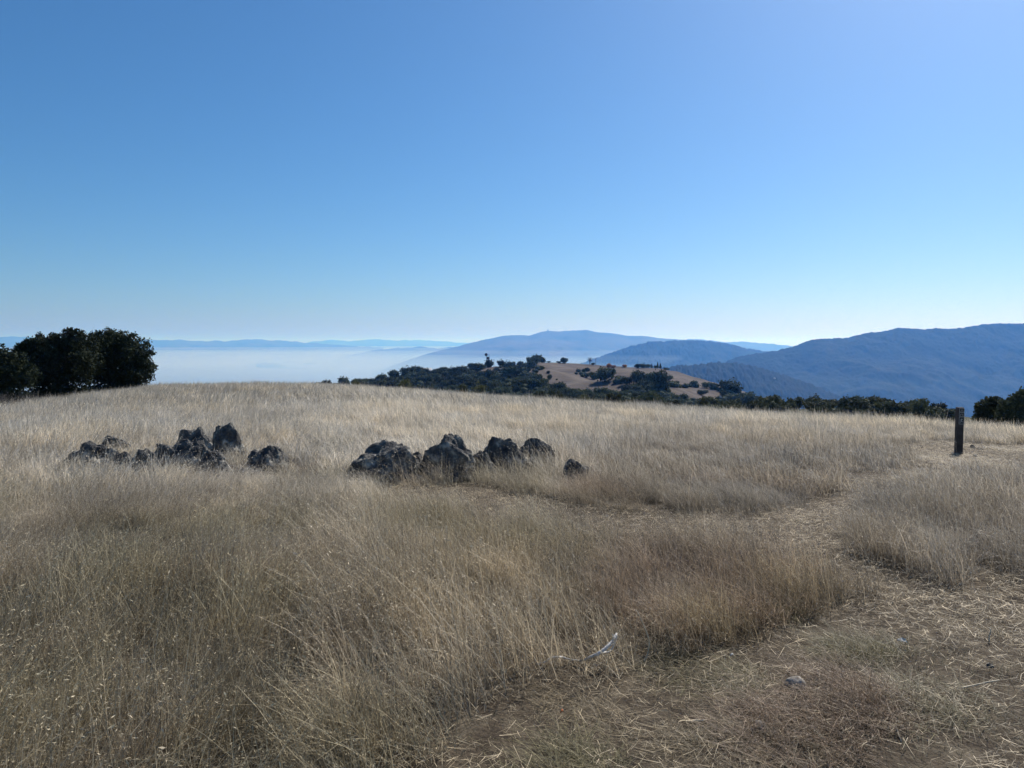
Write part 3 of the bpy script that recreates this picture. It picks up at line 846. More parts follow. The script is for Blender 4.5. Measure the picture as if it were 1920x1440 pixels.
def ridge_hit(obj, px, row):
    d = Vector(ray(px, row)).normalized()
    hit, loc, nor, idx = obj.ray_cast(Vector((0, 0, EYE)), d)
    return loc if hit else None
bpy.context.view_layer.update()
loc = ridge_hit(bpy.data.objects['spur_ridge'], 1452, 711)
if loc:
    t = empty('pale_house', tuple(loc), 0.4)
    mb = MB(); mb.box((0, 0, 2), (8, 6, 4)); add('wall', mb.mesh('wall'), M['concrete'], t)
    mb = MB(); mb.raw([(-4.4, -3.4, 4), (4.4, -3.4, 4), (4.4, 3.4, 4), (-4.4, 3.4, 4), (-4.4, 0, 6), (4.4, 0, 6)], [(0, 1, 5, 4), (2, 3, 4, 5)], [(1, 2, 5), (3, 0, 4)], [(3, 2, 1, 0)])
    add('roof', mb.mesh('roof'), M['concrete'], t)
    tag(t, 'tiny pale house on the dark wooded spur in the blue distance', 'house')

# ------------------------------------------------------------------ boulders
def rock_mesh(seed, sx, sy, sz, cuts=11, rough=0.12, sub=40):
    g = np.random.default_rng(seed)
    nu_, nv_ = sub * 2, sub
    th = np.linspace(0, 2 * math.pi, nu_, endpoint=False); ph = np.linspace(0.001, math.pi - 0.001, nv_)
    T, Pp = np.meshgrid(th, ph, indexing='ij')
    P = np.stack([np.cos(T) * np.sin(Pp), np.sin(T) * np.sin(Pp), np.cos(Pp)], -1).reshape(-1, 3)
    B = P * (1 + 0.16 * fbm(P[:, 0] * 1.3 + seed, P[:, 1] * 1.3, P[:, 2] * 1.3, 2, seed))[:, None]
    for i in range(cuts):
        n = g.normal(size=3); n[2] = abs(n[2]) * .8; n /= np.linalg.norm(n)
        c = g.uniform(.55, .85)
        e = B @ n - c
        B = B - n[None] * np.maximum(e, 0)[:, None] * 0.92
    q = B * 3.0 + seed
    B = B + P * (rough * fbm(q[:, 0], q[:, 1], q[:, 2], 5, seed + 3))[:, None]
    rd = 1 - np.abs(fbm(q[:, 0] * .9, q[:, 1] * .9, q[:, 2] * .9, 3, seed + 9))
    B = B - P * (0.055 * np.clip(rd - 0.72, 0, 1) / .28)[:, None]
    B[:, :2] /= np.abs(B[:, :2]).max(0)[None]
    B[:, 2] /= B[:, 2].max()
    B = B * np.array([sx, sy, sz])
    return mk_mesh('boulder', B, grid_faces(nu_, nv_, wrap=True), True)

ROCKS = [  # px left, px right, top row, base row, depth ratio, label
    (648, 812, 827, 912, .7, 'largest dark boulder, domed, at the near end of the right hand cluster'),
    (742, 806, 848, 900, .9, 'low sloping boulder wedged between the domed and the pointed boulder'),
    (782, 914, 813, 906, .7, 'pointed dark boulder with lit grassy flank, tallest of its cluster'),
    (888, 1008, 818, 896, .65, 'flat topped dark boulder past the pointed one'),
    (960, 1042, 822, 880, .75, 'small dark boulder tucked behind the flat topped one'),
    (868, 936, 846, 900, .8, 'low dark boulder half buried between the pointed and the flat topped one'),
    (204, 262, 846, 888, .8, 'low dark boulder half buried between the long low one and the sunken one'),
    (1048, 1104, 862, 912, .8, 'small dark stone standing apart in the grass past the cluster'),
    (864, 902, 793, 806, .9, 'tiny dark rock top in the grass behind the pointed boulder'),
    (1003, 1030, 796, 809, .9, 'tiny dark rock top in the grass behind the flat topped boulder'),
    (108, 226, 826, 882, .6, 'long low boulder at the far end of the left hand cluster'),
    (180, 246, 816, 858, .7, 'small dark boulder behind the long low one'),
    (290, 396, 824, 890, .7, 'dark split boulder at the front of the left hand cluster'),
    (326, 430, 800, 858, .6, 'flat grass capped boulder behind the split boulder'),
    (392, 456, 791, 866, .85, 'upright rounded boulder, highest of the left hand cluster'),
    (238, 312, 840, 896, .8, 'low boulder half sunk in grass before the split boulder'),
    (378, 434, 842, 890, .9, 'small boulder at the foot of the upright rounded one'),
    (466, 548, 834, 886, .75, 'twin topped dark boulder alone between the two clusters'),
    (508, 544, 843, 880, .9, 'small dark stone leaning on the twin topped boulder'),
    (545, 588, 745, 754, .9, 'tiny dark rock far off in the meadow towards the brow'),
    (340, 368, 737, 744, .9, 'tiny dark rock near the trail notch on the brow'),
]
ROCK_XY = []
for i, (x0, x1, yt, yb, dr, lab) in enumerate(ROCKS):
    cx = (x0 + x1) / 2
    b = on_ground(cx, yb - 4)
    d = math.hypot(b[0], b[1])
    wm = (x1 - x0) * b[1] / F / 2
    dirr = ray(cx, yb); dirr = np.array([dirr[0], dirr[1], 0])
    c = b + dirr * wm * dr * 0.8
    gz = float(ground(c[0], c[1]))
    ztop = EYE - (yt - HR) / F * c[1]
    hh = max(ztop - gz, 0.06)
    sz = (hh + 0.15) / 1.7
    o = add('boulder', rock_mesh(500 + i * 3, wm * 1.06, wm * dr * 1.06, sz, sub=44 if wm > .15 else 20), M['rock'])
    o.location = (c[0], c[1], gz + hh - sz)
    tag(o, lab, 'boulder', 'dark boulders in the meadow')
    ROCK_XY.append((c[0], c[1], wm * 1.05, wm * dr))

# ------------------------------------------------------------------ trail post
pb = on_ground(1797, 851)
pd = pb[1]
pw = 0.108; ph_ = 88 * pd / F
t = empty('trail_post', tuple(pb), R(-4))
mb = MB()
c_ = 0.008
ring = [(-pw/2 + c_, -pw/2), (pw/2 - c_, -pw/2), (pw/2, -pw/2 + c_), (pw/2, pw/2 - c_), (pw/2 - c_, pw/2), (-pw/2 + c_, pw/2), (-pw/2, pw/2 - c_), (-pw/2, -pw/2 + c_)]
V = [(x, y, -.2) for x, y in ring] + [(x, y, ph_ - .02) for x, y in ring] + [(x * .9, y * .9, ph_) for x, y in ring]
mb.raw(V, [(i, (i + 1) % 8, 8 + (i + 1) % 8, 8 + i) for i in range(8)], [(8 + i, 8 + (i + 1) % 8, 16 + (i + 1) % 8, 16 + i) for i in range(8)], [tuple(range(16, 24))])
add('post', mb.mesh('post'), M['post'], t)
u = ph_ / 88.0          # metres per photograph pixel at the post
def tile(z1, z2, marks):
    """a sign tile from z1 to z2 (metres down from the top) with a white border"""
    zc, hgt = ph_ - (z1 + z2) / 2, z2 - z1
    mb = MB(); mb.box((0.006, -pw / 2 - .003, zc), (.094, .006, hgt)); p = add('sign_tile', mb.mesh('sign_tile'), M['plate'], t)
    mb = MB(); y_ = -pw / 2 - .0072; bw = .007
    for zz in (zc - hgt / 2 + bw / 2, zc + hgt / 2 - bw / 2): mb.box((.006, y_, zz), (.094, .002, bw))
    for xx in (-.041 + bw / 2, .053 - bw / 2): mb.box((xx, y_, zc), (bw, .002, hgt - 2 * bw - .001))
    add('border', mb.mesh('border'), M['signwhite'], p)
    mb = MB()
    for (x, z_, ww, hh_, rot) in marks: mb.box((.006 + x, y_, zc + z_), (ww, .002, hh_))
    add('mark', mb.mesh('mark'), M['signwhite'], p)
tile(.012, .012 + 7 * u, [(0, 0, .05, .010, 0)])
tile(.012 + 7.6 * u, .012 + 15.5 * u, [(0, .006, .05, .008, 0), (-.02, -.012, .010, .02, 0), (.02, -.012, .010, .02, 0)])
tile(.012 + 16.3 * u, .012 + 30 * u, [(0, .022, .03, .02, 0), (-.008, -.004, .018, .03, 0), (.014, -.022, .03, .009, 0), (-.022, -.03, .012, .016, 0)])
tag(t, 'dark wooden trail post with small white bordered sign tiles', 'post')

# ------------------------------------------------------------------ stones, stick and branch
def stone(px, row, wpx, hpx, seed, lab, mat):
    b = on_ground(px, row); d = b[1]
    wm, hm = wpx * d / F / 2, hpx * d / F
    o = add('stone', rock_mesh(seed, wm, wm * .8, hm * .75, 6, .05, 16), mat)
    o.location = (b[0], b[1], b[2] + hm * .22)
    tag(o, lab, 'stone', 'loose stones')
stone(1490, 1288, 42, 22, 801, 'pale flat stone beside the rusty tuft on the trodden grass', M['stone'])
stone(1424, 1366, 34, 16, 803, 'pale buried stone near the bottom of the trodden path', M['stone'])
stone(1856, 1250, 15, 8, 805, 'small dark stone at the right of the trodden grass', M['rock'])
stone(1823, 840, 10, 6, 809, 'dark stone on the trail beside the post', M['rock'])
stone(1836, 843, 14, 4, 811, 'flat dark stone on the trail past the post', M['rock'])
stone(1829, 856, 9, 5, 813, 'bright pale stone on the trail near the post', M['stone'])
stone(182, 727, 12, 6, 817, 'pale stone in the shade under the large oak', M['stone'])

def px_path(pts, dref):
    """(px,row,extra depth m) at the distance of the ground point dref"""
    out = []
    for (px, row, dz) in pts:
        d = ray(px, row); tt = dref + dz
        out.append((d[0] * tt, d[1] * tt, EYE + d[2] * tt))
    return out
b = on_ground(1075, 1252); dref = math.hypot(b[0], b[1])
t = empty('dead_branch', tuple(b))
def local(P): return [tuple(np.array(p) - b) for p in P]
wig = lambda P: P
main = px_path([(1003, 1246, .03), (1020, 1243, 0), (1034, 1233, 0), (1052, 1232, .02), (1072, 1238, .05), (1092, 1239, .02), (1104, 1234, 0), (1122, 1226, 0), (1135, 1217, .02), (1147, 1204, .05), (1153, 1194, .08), (1156.5, 1186, .1)], dref)
mb = MB(); mb.tube(local(main), np.array([2.2, 2.6, 2.8, 2.6, 2.8, 3.2, 3.6, 4.6, 5.2, 4.6, 3.4, 1.6]) * dref / F * .72, 9); st_o = add('stem', mb.mesh('stem', True), M['dead'], t)
for v_ in st_o.data.vertices:                   # knots and cracked bark
    k_ = float(vn(v_.co.x * 70, v_.co.y * 70, v_.co.z * 70, s=5)) * .004
    v_.co += Vector((k_, k_ * .6, float(vn(v_.co.x * 55, v_.co.y * 90, v_.co.z * 60, s=8)) * .004))
s2 = px_path([(1128, 1224, .03), (1143, 1222, .08), (1149, 1214, .1), (1155, 1200, .1), (1157, 1190, .1)], dref)
mb = MB(); mb.tube(local(s2), np.array([3, 2.8, 2.6, 2.4, 1.5]) * dref / F * .62, 8); add('fork', mb.mesh('fork', True), M['dead'], t)
s3 = px_path([(1148, 1203, .04), (1149.5, 1195, .02), (1149, 1189, 0)], dref)
mb = MB(); mb.tube(local(s3), np.array([2.6, 2.2, 1.6]) * dref / F * .5, 8); add('knob', mb.mesh('knob', True), M['dead'], t)
tag(t, 'bleached grey dead branch curving up at the edge of the tall grass', 'branch')

def straw_thing(name, pts, lab, r, cat, mat, dz=0):
    P = []
    b = on_ground(pts[0][0], pts[0][1]); dref = math.hypot(b[0], b[1])
    P = px_path([(p[0], p[1], (p[2] if len(p) > 2 else 0)) for p in pts], dref)
    mb = MB(); mb.tube([tuple(np.array(p) - b + np.array([0, 0, dz])) for p in P], r, 6)
    o = add(name, mb.mesh(name, True), mat)
    o.location = tuple(b)
    tag(o, lab, cat)
straw_thing('grass_stalk', [(1208, 1240), (1214, 1227), (1217, 1213), (1217, 1200), (1212, 1184), (1206, 1170), (1200, 1156), (1192, 1142)], 'long pale bowed stem standing beside the dead branch', [.0035, .0035, .0033, .003, .0028, .0025, .0022, .0012], 'stem', M['straw'])
straw_thing('dry_stick', [(1286, 1358), (1300, 1357, .02), (1318, 1356, .03), (1326, 1355, .04)], 'short white ended stick lying on the trodden straw', [.006, .005, .004, .003], 'stick', M['straw'], .012)
straw_thing('dry_stick', [(1804, 1295), (1830, 1290, .03), (1850, 1285, .05), (1874, 1281, .08)], 'long pale stick lying on the trodden grass below the dark stone', [.004, .004, .0035, .003], 'stick', M['straw'], .015)
straw_thing('dry_stick', [(1855, 1203), (1854, 1192, 0), (1858, 1184, 0), (1856, 1178, 0)], 'short crooked upright stem in the trodden grass above the dark stone', [.004, .004, .003, .0025], 'stem', M['straw'])
straw_thing('dry_stick', [(1680, 1370), (1684, 1385, -.05), (1690, 1400, -.1)], 'crooked pale stem near the bottom of the trodden grass', [.003, .003, .0025], 'stem', M['straw'], .02)
def chip(px, row, wpx, lab, mat, seed):
    b = on_ground(px, row); d = math.hypot(b[0], b[1]); s = wpx * d / F / 2
    g = random.Random(seed)
    V = [(-s, 0, .004), (-.3 * s, -.45 * s, .012), (.5 * s, -.35 * s, .016), (s, 0, .008), (.4 * s, .45 * s, .02), (-.4 * s, .4 * s, .018)]
    V2 = [(x, y, z - .003) for x, y, z in V]
    mb = MB(); mb.raw(V + V2, [tuple(range(6)), tuple(range(11, 5, -1))], [(i, 6 + i, 6 + (i + 1) % 6, (i + 1) % 6) for i in range(6)])
    o = add('dry_leaf', mb.mesh('dry_leaf'), mat); o.location = (b[0], b[1], b[2] + .03); o.rotation_euler = (g.uniform(-.3, .3), g.uniform(-.3, .3), g.uniform(-.5, .5))
    tag(o, lab, 'leaf')
M['orange'] = noise_mat('orange_leaf', [(0.3, (0.45, 0.12, 0.04)), (0.7, (0.55, 0.18, 0.06))], 40, 3, 0.7, 0)
M['palechip'] = noise_mat('pale_leaf', [(0.3, (0.52, 0.47, 0.40)), (0.7, (0.66, 0.62, 0.55))], 40, 3, 0.7, 0)
chip(1053, 1352, 8, 'small orange leaf on the straw near the bottom', M['orange'], 1)
chip(1691, 1214, 17, 'pale dry leaf lying on the trodden grass', M['palechip'], 2)
chip(1372, 1243, 8, 'tiny pale leaf at the edge of the tall grass', M['palechip'], 3)

# dark weeds among the grass
for px, row, wpx, hpx, n, seed, lab in [
    (622, 846, 70, 28, 220, 901, 'dark dry weed clump in the grass before the domed boulder'),
    (762, 826, 40, 18, 120, 903, 'dark dry weeds just behind the domed boulder'),
    (440, 778, 44, 10, 90, 905, 'low dark weeds in the grass behind the upright boulder'),
    (105, 885, 46, 22, 110, 907, 'dark weeds in the grass before the long low boulder')]:
    b = on_ground(px, row); d = math.hypot(b[0], b[1])
    twig_bush('weed_clump', lab, 'weeds', px, d, wpx, hpx, n, seed, M['weed'], 'dark weeds in the meadow', base=b, tw=.003)

# ------------------------------------------------------------------ grass
def blades(g, n, rad, h0, h1, lean, leanj, curv, width, levels=4, droop=0.0, azj=0.9):
    a = g.uniform(0, 2 * math.pi, n); r_ = rad * np.sqrt(g.random(n))
    P = np.stack([r_ * np.cos(a), r_ * np.sin(a), np.zeros(n)], -1)
    L = h0 + (h1 - h0) * g.random(n) ** 1.2
    az_ = g.normal(0, azj, n)
    t0 = np.abs(lean + g.normal(0, leanj, n))
    dt = curv * g.normal(1, .7, n)
    phi = az_ + math.pi / 2 + g.normal(0, .5, n)
    side = np.stack([np.cos(phi), np.sin(phi), g.normal(0, .15, n)], -1)
    wl = width * g.uniform(.6, 1.4, n)
    Vs = []
    taper = np.linspace(1, .12, levels) ** .7
    p = P.copy(); p[:, 2] -= .015
    for j in range(levels):
        Vs.append(np.stack([p - side * (wl * taper[j])[:, None] / 2, p + side * (wl * taper[j])[:, None] / 2], 1))
        ti = t0 + dt * (j + .5) / (levels - 1) * 2
        st = (L / (levels - 1))
        p = p + np.stack([np.sin(ti) * np.cos(az_), np.sin(ti) * np.sin(az_), np.cos(ti)], -1) * st[:, None]
    V = np.stack(Vs, 1).reshape(-1, 3)            # n, levels, 2
    base = (np.arange(n) * levels * 2)[:, None, None]
    j = np.arange(levels - 1)[None, :, None] * 2
    Fq = (base + j + np.array([0, 1, 3, 2])[None, None, :]).reshape(-1, 4)
    bv = np.repeat(g.random(n), levels * 2)
    tips = Vs[-1].mean(1); pre = Vs[-2].mean(1)
    return V, Fq, bv, tips, pre

def with_seeds(g, part, per, size, pick=1.0):
    V, Fq, bv, tips, pre = part
    n = len(tips)
    sel = np.nonzero(g.random(n) < pick)[0]
    k = len(sel) * per
    f = g.random((len(sel), per))
    P = (pre[sel][:, None] * (1 - f[..., None]) + tips[sel][:, None] * f[..., None]).reshape(-1, 3) + g.normal(0, size * .5, (k, 3))
    ax = (tips[sel] - pre[sel]); ax /= np.linalg.norm(ax, axis=1)[:, None] + 1e-9
    u = np.repeat(ax, per, 0) * .6 + g.normal(0, .5, (k, 3)); u[:, 2] -= .15; u /= np.linalg.norm(u, axis=1)[:, None]
    v = np.cross(u, g.normal(size=(k, 3))); v /= np.linalg.norm(v, axis=1)[:, None] + 1e-9
    s = (size * g.uniform(.6, 1.4, k))[:, None]
    SV = np.stack([P - u * s, P + v * s * .22, P + u * s, P - v * s * .22], 1).reshape(-1, 3)
    SF = np.arange(4 * k).reshape(-1, 4) + len(V)
    return np.concatenate([V, SV]), np.concatenate([Fq, SF]), np.concatenate([bv, np.repeat(.5 + .5 * g.random(k), 4)])

def join(parts):
    V, Fq, bv = [], [], []
    o_ = 0
    for p in parts:
        V.append(p[0]); Fq.append(p[1] + o_); bv.append(p[2]); o_ += len(p[0])
    return np.concatenate(V), np.concatenate(Fq), np.concatenate(bv)

PROTO = {}
def proto_coll(key, makers):
    c = bpy.data.collections.new(key)
    for i, (V, Fq, bv) in enumerate(makers):
        me = mk_mesh('%s_%02d' % (key, i), V, Fq, False, {'bv': bv})
        me.materials.append(M['grass'])
        c.objects.link(bpy.data.objects.new('%s_%02d' % (key, i), me))
    PROTO[key] = (c, len(makers))

gg = np.random.default_rng(77)
mk = []
for i in range(6):      # near tufts: fine stems, some with seed heads
    fine = blades(gg, 52, .13, .14, .50, .30, .22, .34, .0026)
    low = blades(gg, 40, .15, .06, .24, .55, .35, .6, .0030, 3, azj=2.5)
    mk.append(join([with_seeds(gg, fine, 3, .007, .6), low[:3]]))
proto_coll('near_tuft', mk)
mk = []
for i in range(5):      # tall nodding oat stalks
    st = blades(gg, 7, .12, .45, .85, .22, .18, .42, .0028, 6, azj=.8)
    mk.append(with_seeds(gg, st, 7, .009, .8))
proto_coll('oat_stalks', mk)
mk = []
for i in range(5):      # middle distance
    st = blades(gg, 46, .22, .18, .52, .30, .22, .35, .0058, 3)
    lo = blades(gg, 26, .24, .08, .25, .5, .3, .5, .0070, 3, azj=2.5)
    mk.append(join([with_seeds(gg, st, 2, .012, .5), lo[:3]]))
proto_coll('mid_tuft', mk)
mk = []
for i in range(4):      # far
    st = blades(gg, 46, .42, .22, .56, .28, .2, .35, .015, 3)
    mk.append(st[:3])
proto_coll('far_tuft', mk)
mk = []
for i in range(5):      # trodden, matted
    a_ = blades(gg, 50, .16, .02, .09, 1.15, .25, .25, .0028, 3, azj=3)
    b_ = blades(gg, 26, .15, .02, .07, .5, .4, .4, .0026, 3, azj=3)
    mk.append(join([a_[:3], b_[:3]]))
proto_coll('matted_tuft', mk)
mk = []
for i in range(5):      # loose straw
    a_ = blades(gg, 22, .25, .035, .15, 1.50, .06, .05, .0030, 3, azj=3)
    V_ = a_[0]; V_[:, 2] = np.abs(V_[:, 2]) * .8 + .012 + .02 * np.repeat(gg.random(22), 6)
    mk.append((V_, a_[1], .3 + .6 * a_[2]))
proto_coll('loose_straw', mk)

def scatter(name, label, key, x, y, rz, sxy, sz, tint, tiltx=None, zoff=0.0):
    n = len(x)
    c, np_ = PROTO[key]
    me = bpy.data.meshes.new(name)
    me.vertices.add(n)
    co = np.stack([x, y, ground(x, y) + zoff], -1).astype(np.float32)
    me.vertices.foreach_set('co', co.ravel())
    def at(nm, ty, val, fld):
        a = me.attributes.new(nm, ty, 'POINT'); a.data.foreach_set(fld, np.ascontiguousarray(val).ravel())
    tl = np.zeros(n) if tiltx is None else tiltx
    at('rot', 'FLOAT_VECTOR', np.stack([tl, tl * 0, rz], -1).astype(np.float32), 'vector')
    at('scl', 'FLOAT_VECTOR', np.stack([sxy, sxy, sz], -1).astype(np.float32), 'vector')
    at('idx', 'INT', rng.integers(0, np_, n).astype(np.int32), 'value')
    at('tint', 'FLOAT_VECTOR', tint.astype(np.float32), 'vector')
    o = bpy.data.objects.new(name, me)
    COL.objects.link(o)
    ng = bpy.data.node_groups.new(name + '_scatter', 'GeometryNodeTree')
    ng.interface.new_socket(name='Geometry', in_out='INPUT', socket_type='NodeSocketGeometry')
    ng.interface.new_socket(name='Geometry', in_out='OUTPUT', socket_type='NodeSocketGeometry')
    nd = ng.nodes; L = ng.links.new
    gi = nd.new('NodeGroupInput'); go = nd.new('NodeGroupOutput')
    ci = nd.new('GeometryNodeCollectionInfo'); ci.inputs['Collection'].default_value = c
    ci.inputs['Separate Children'].default_value = True; ci.inputs['Reset Children'].default_value = True
    ip = nd.new('GeometryNodeInstanceOnPoints'); ip.inputs['Pick Instance'].default_value = True
    def na_(nm, ty):
        a = nd.new('GeometryNodeInputNamedAttribute'); a.data_type = ty; a.inputs['Name'].default_value = nm
        return [s for s in a.outputs if s.enabled and s.name == 'Attribute'][0]
    er = nd.new('FunctionNodeEulerToRotation')
    L(na_('rot', 'FLOAT_VECTOR'), er.inputs[0]); L(er.outputs[0], ip.inputs['Rotation'])
    L(na_('scl', 'FLOAT_VECTOR'), ip.inputs['Scale']); L(na_('idx', 'INT'), ip.inputs['Instance Index'])
    L(gi.outputs[0], ip.inputs['Points']); L(ci.outputs[0], ip.inputs['Instance']); L(ip.outputs[0], go.inputs[0])
    md = o.modifiers.new('scatter', 'NODES'); md.node_group = ng
    tag(o, label, 'grass', kind='stuff')
    return o

# trodden areas, drawn on the ground
def gpoly(pts): return np.array([on_ground(px, row)[:2] for px, row in pts])
PATHS = [
    np.concatenate([gpoly([(770, 1440), (840, 1385), (900, 1325), (980, 1300), (1130, 1275), (1280, 1212), (1480, 1165), (1600, 1140), (1655, 1118), (1640, 1104), (1570, 1080), (1490, 1056), (1400, 1040), (1420, 985), (1560, 972), (1600, 1030), (1670, 1065), (1740, 1090), (1800, 1095), (1920, 1085)]), [(4.2, 4.0), (4.5, -3), (-0.8, -3), (-0.7, 1.5)]]),
    gpoly([(1560, 985), (1480, 955), (1400, 970), (1300, 966), (1180, 962), (1080, 955), (1010, 935), (960, 915), (900, 908), (700, 912), (690, 935), (880, 942), (960, 968), (1040, 995), (1200, 1018), (1350, 1034), (1500, 1052)]),
    gpoly([(1470, 965), (1530, 930), (1590, 905), (1680, 880), (1760, 860), (1840, 850), (1862, 872), (1760, 900), (1700, 925), (1650, 948), (1585, 1000)]),
    gpoly([(1690, 830), (1760, 828), (1930, 834), (2100, 842), (2100, 895), (1900, 884), (1790, 876), (1700, 858)]),
    gpoly([(370, 738), (385, 729), (402, 723), (420, 722), (418, 728), (395, 738)])]
def in_path(x, y, jit=.10):
    xx = x + jit * fbm(x * 2.6, y * 2.6, o=3, s=201); yy = y + jit * fbm(x * 2.6 + 40, y * 2.6, o=3, s=207)
    c = np.zeros(len(x), bool)
    for p in PATHS: c |= inpoly(xx, yy, p)
    return c
def rock_clear(x, y, f=.8):
    c = np.zeros(len(x), bool)
    for (a, b_, rw, rd_) in ROCK_XY:
        c |= ((x - a) / (rw * f)) ** 2 + ((y - b_) / (rd_ * f)) ** 2 < 1
    return c

def polar_pts(r0, r1, dens, half=0.80):
    n = int(half * (r1 ** 2 - r0 ** 2) * dens)
    r_ = np.sqrt(rng.uniform(r0 ** 2, r1 ** 2, n)); a = rng.uniform(-half, half, n)
    return r_ * np.sin(a), r_ * np.cos(a)

C_BLOND = np.array([.72, .63, .485]); C_GREY = np.array([.66, .59, .475]); C_BROWN = np.array([.33, .262, .163]); C_BACKLIT = np.array([.355, .302, .232]); C_RUST = np.array([.34, .245, .165]); C_OLIVE = np.array([.262, .226, .122]); C_STRAW = np.array([.56, .47, .33])
def px_of(x, y): return 960 + F * x / np.maximum(y, .3)

def tint_of(x, y):
    n = len(x)
    r_ = np.hypot(x, y)
    a1 = smooth01((fbm(x * .55, y * .55, o=3, s=301) + .15) * 1.6)[:, None]
    t_ = C_GREY * (1 - a1) + C_BLOND * a1
    near = smooth01((11 - r_) / 6)[:, None]
    t_ = t_ * (1 - .72 * near) + C_BROWN * .72 * near  # close grass browner: shade between blades, seen from above, put into the tint
    q = px_of(x, y)
    rustz = smooth01((fbm(x * .9, y * .9, o=3, s=311) - .05) * 2.2) * (.25 + .75 * smooth01((q - 650) / 250)) * smooth01((13 - r_) / 5)
    t_ = t_ * (1 - .75 * rustz[:, None]) + C_RUST * .75 * rustz[:, None]
    ol = smooth01((fbm(x * .8 + 9, y * .8, o=3, s=321) - .1) * 2.5)[:, None] * smooth01((14 - r_) / 8)[:, None]
    t_ = t_ * (1 - .45 * ol) + C_OLIVE * .45 * ol
    backlit = (.72 * smooth01((q - 850) / 450) * smooth01((22 - r_) / 9) * np.maximum(smooth01((r_ - 4.8) / 2.0), smooth01((q - 1500) / 150)))[:, None]      # greyer, darker tint: shaded sides of backlit blades painted in on this side
    t_ = t_ * (1 - backlit) + C_BACKLIT * backlit
    t_ = t_ * rng.uniform(.72, 1.28, n)[:, None] * (1 + (.16 + .16 * smooth01((11 - r_) / 4)) * fbm(x * 2.6, y * 2.6, o=2, s=361))[:, None]
    return t_

def lean_az(x, y):
    q = px_of(x, y)
    to_right = smooth01((760 - q) / 300)
    base = np.where(rng.random(len(x)) < to_right, 0.1, math.pi - 0.2)
    return base + rng.normal(0, .5, len(x)) + 1.0 * vn(x * .8, y * .8, s=331) + .7 * vn(x * 2.2, y * 2.2, s=333)

def height_of(x, y):
    q = px_of(x, y)
    h_ = .66 + .20 * fbm(x * .7, y * .7, o=3, s=341) + .25 * fbm(x * 2.0, y * 2.0, o=3, s=345) + .10 * smooth01((500 - q) / 400)
    h_ = h_ + .13 * smooth01((9.5 - np.hypot(x, y)) / 4)
    h_ = h_ + .12 * smooth01((q - 1450) / 150) * smooth01((10 - np.hypot(x, y)) / 2)
    near_rock = np.zeros(len(x))
    for (a, b_, rw, rd_) in ROCK_XY:
        near_rock = np.maximum(near_rock, (rw > .12) * np.exp(-(((x - a * .94) / (rw * 1.35)) ** 2) ** 2 - ((y - b_ + rd_ + .55) / (rd_ + .85)) ** 4))
    return np.clip(h_, .34, 1.15) * (1 - .10 * near_rock)

def zone(r0, r1, dens, key, name, label, hs=1.0, ts=1.0, sx=1.0):
    x, y = polar_pts(r0, r1, dens)
    ok = ~in_path(x, y) & ~rock_clear(x, y)
    ok &= rng.random(len(x)) < np.clip(.72 + .55 * fbm(x * 1.7, y * 1.7, o=2, s=351), .3, 1)
    x, y = x[ok], y[ok]
    h_ = height_of(x, y) * hs * rng.uniform(.85, 1.15, len(x))
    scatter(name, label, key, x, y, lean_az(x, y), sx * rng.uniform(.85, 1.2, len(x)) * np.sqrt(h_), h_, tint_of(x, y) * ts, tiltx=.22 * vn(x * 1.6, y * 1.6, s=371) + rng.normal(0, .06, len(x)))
    print(name, len(x))

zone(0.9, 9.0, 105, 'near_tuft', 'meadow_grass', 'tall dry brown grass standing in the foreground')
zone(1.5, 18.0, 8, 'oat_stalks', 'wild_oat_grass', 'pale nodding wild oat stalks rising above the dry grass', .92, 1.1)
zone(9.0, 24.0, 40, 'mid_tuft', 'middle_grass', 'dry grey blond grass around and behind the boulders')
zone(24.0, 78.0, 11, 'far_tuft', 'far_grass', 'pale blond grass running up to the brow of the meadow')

# trodden ground
x, y = polar_pts(0.9, 20.0, 105, .9)
ok = in_path(x, y, .16) & ~rock_clear(x, y)
x, y = x[ok], y[ok]
n_ = len(x)
gr = smooth01((fbm(x * 1.3, y * 1.3, o=3, s=401) + .1) * 1.8)[:, None]
t_ = (C_BROWN * .60) * (1 - gr) + (C_OLIVE * .60) * gr
st_ = (.22 + .70 * smooth01((y - 3.7) / 1.5))[:, None]
t_ = (t_ * (1 - st_) + C_STRAW * st_) * rng.uniform(.75, 1.25, n_)[:, None]
scatter('trodden_grass', 'short trodden greenish brown grass on the path', 'matted_tuft', x, y, rng.uniform(0, 6.28, n_), rng.uniform(.8, 1.3, n_), rng.uniform(.6, 1.2, n_) * (.75 + .5 * gr[:, 0]), t_)
x, y = polar_pts(0.9, 18.0, 46, .9)
ok = in_path(x, y, .3) & ~rock_clear(x, y) & (rng.random(len(x)) < .8 + .2 * smooth01((y - 3.6) / 1.5))
x, y = x[ok], y[ok]; n_ = len(x)
scatter('straw_litter', 'loose pale broken straw strewn over the path', 'loose_straw', x, y, rng.uniform(0, 6.28, n_), rng.uniform(.6, 1.1, n_) * (.85 + .2 * smooth01((y - 3.2) / 2)), rng.uniform(.8, 1.4, n_), np.array([.56, .455, .30])[None] * (1.0 + .20 * smooth01((y - 3.5) / 1.5))[:, None] * rng.uniform(.6, 1.15, n_)[:, None])
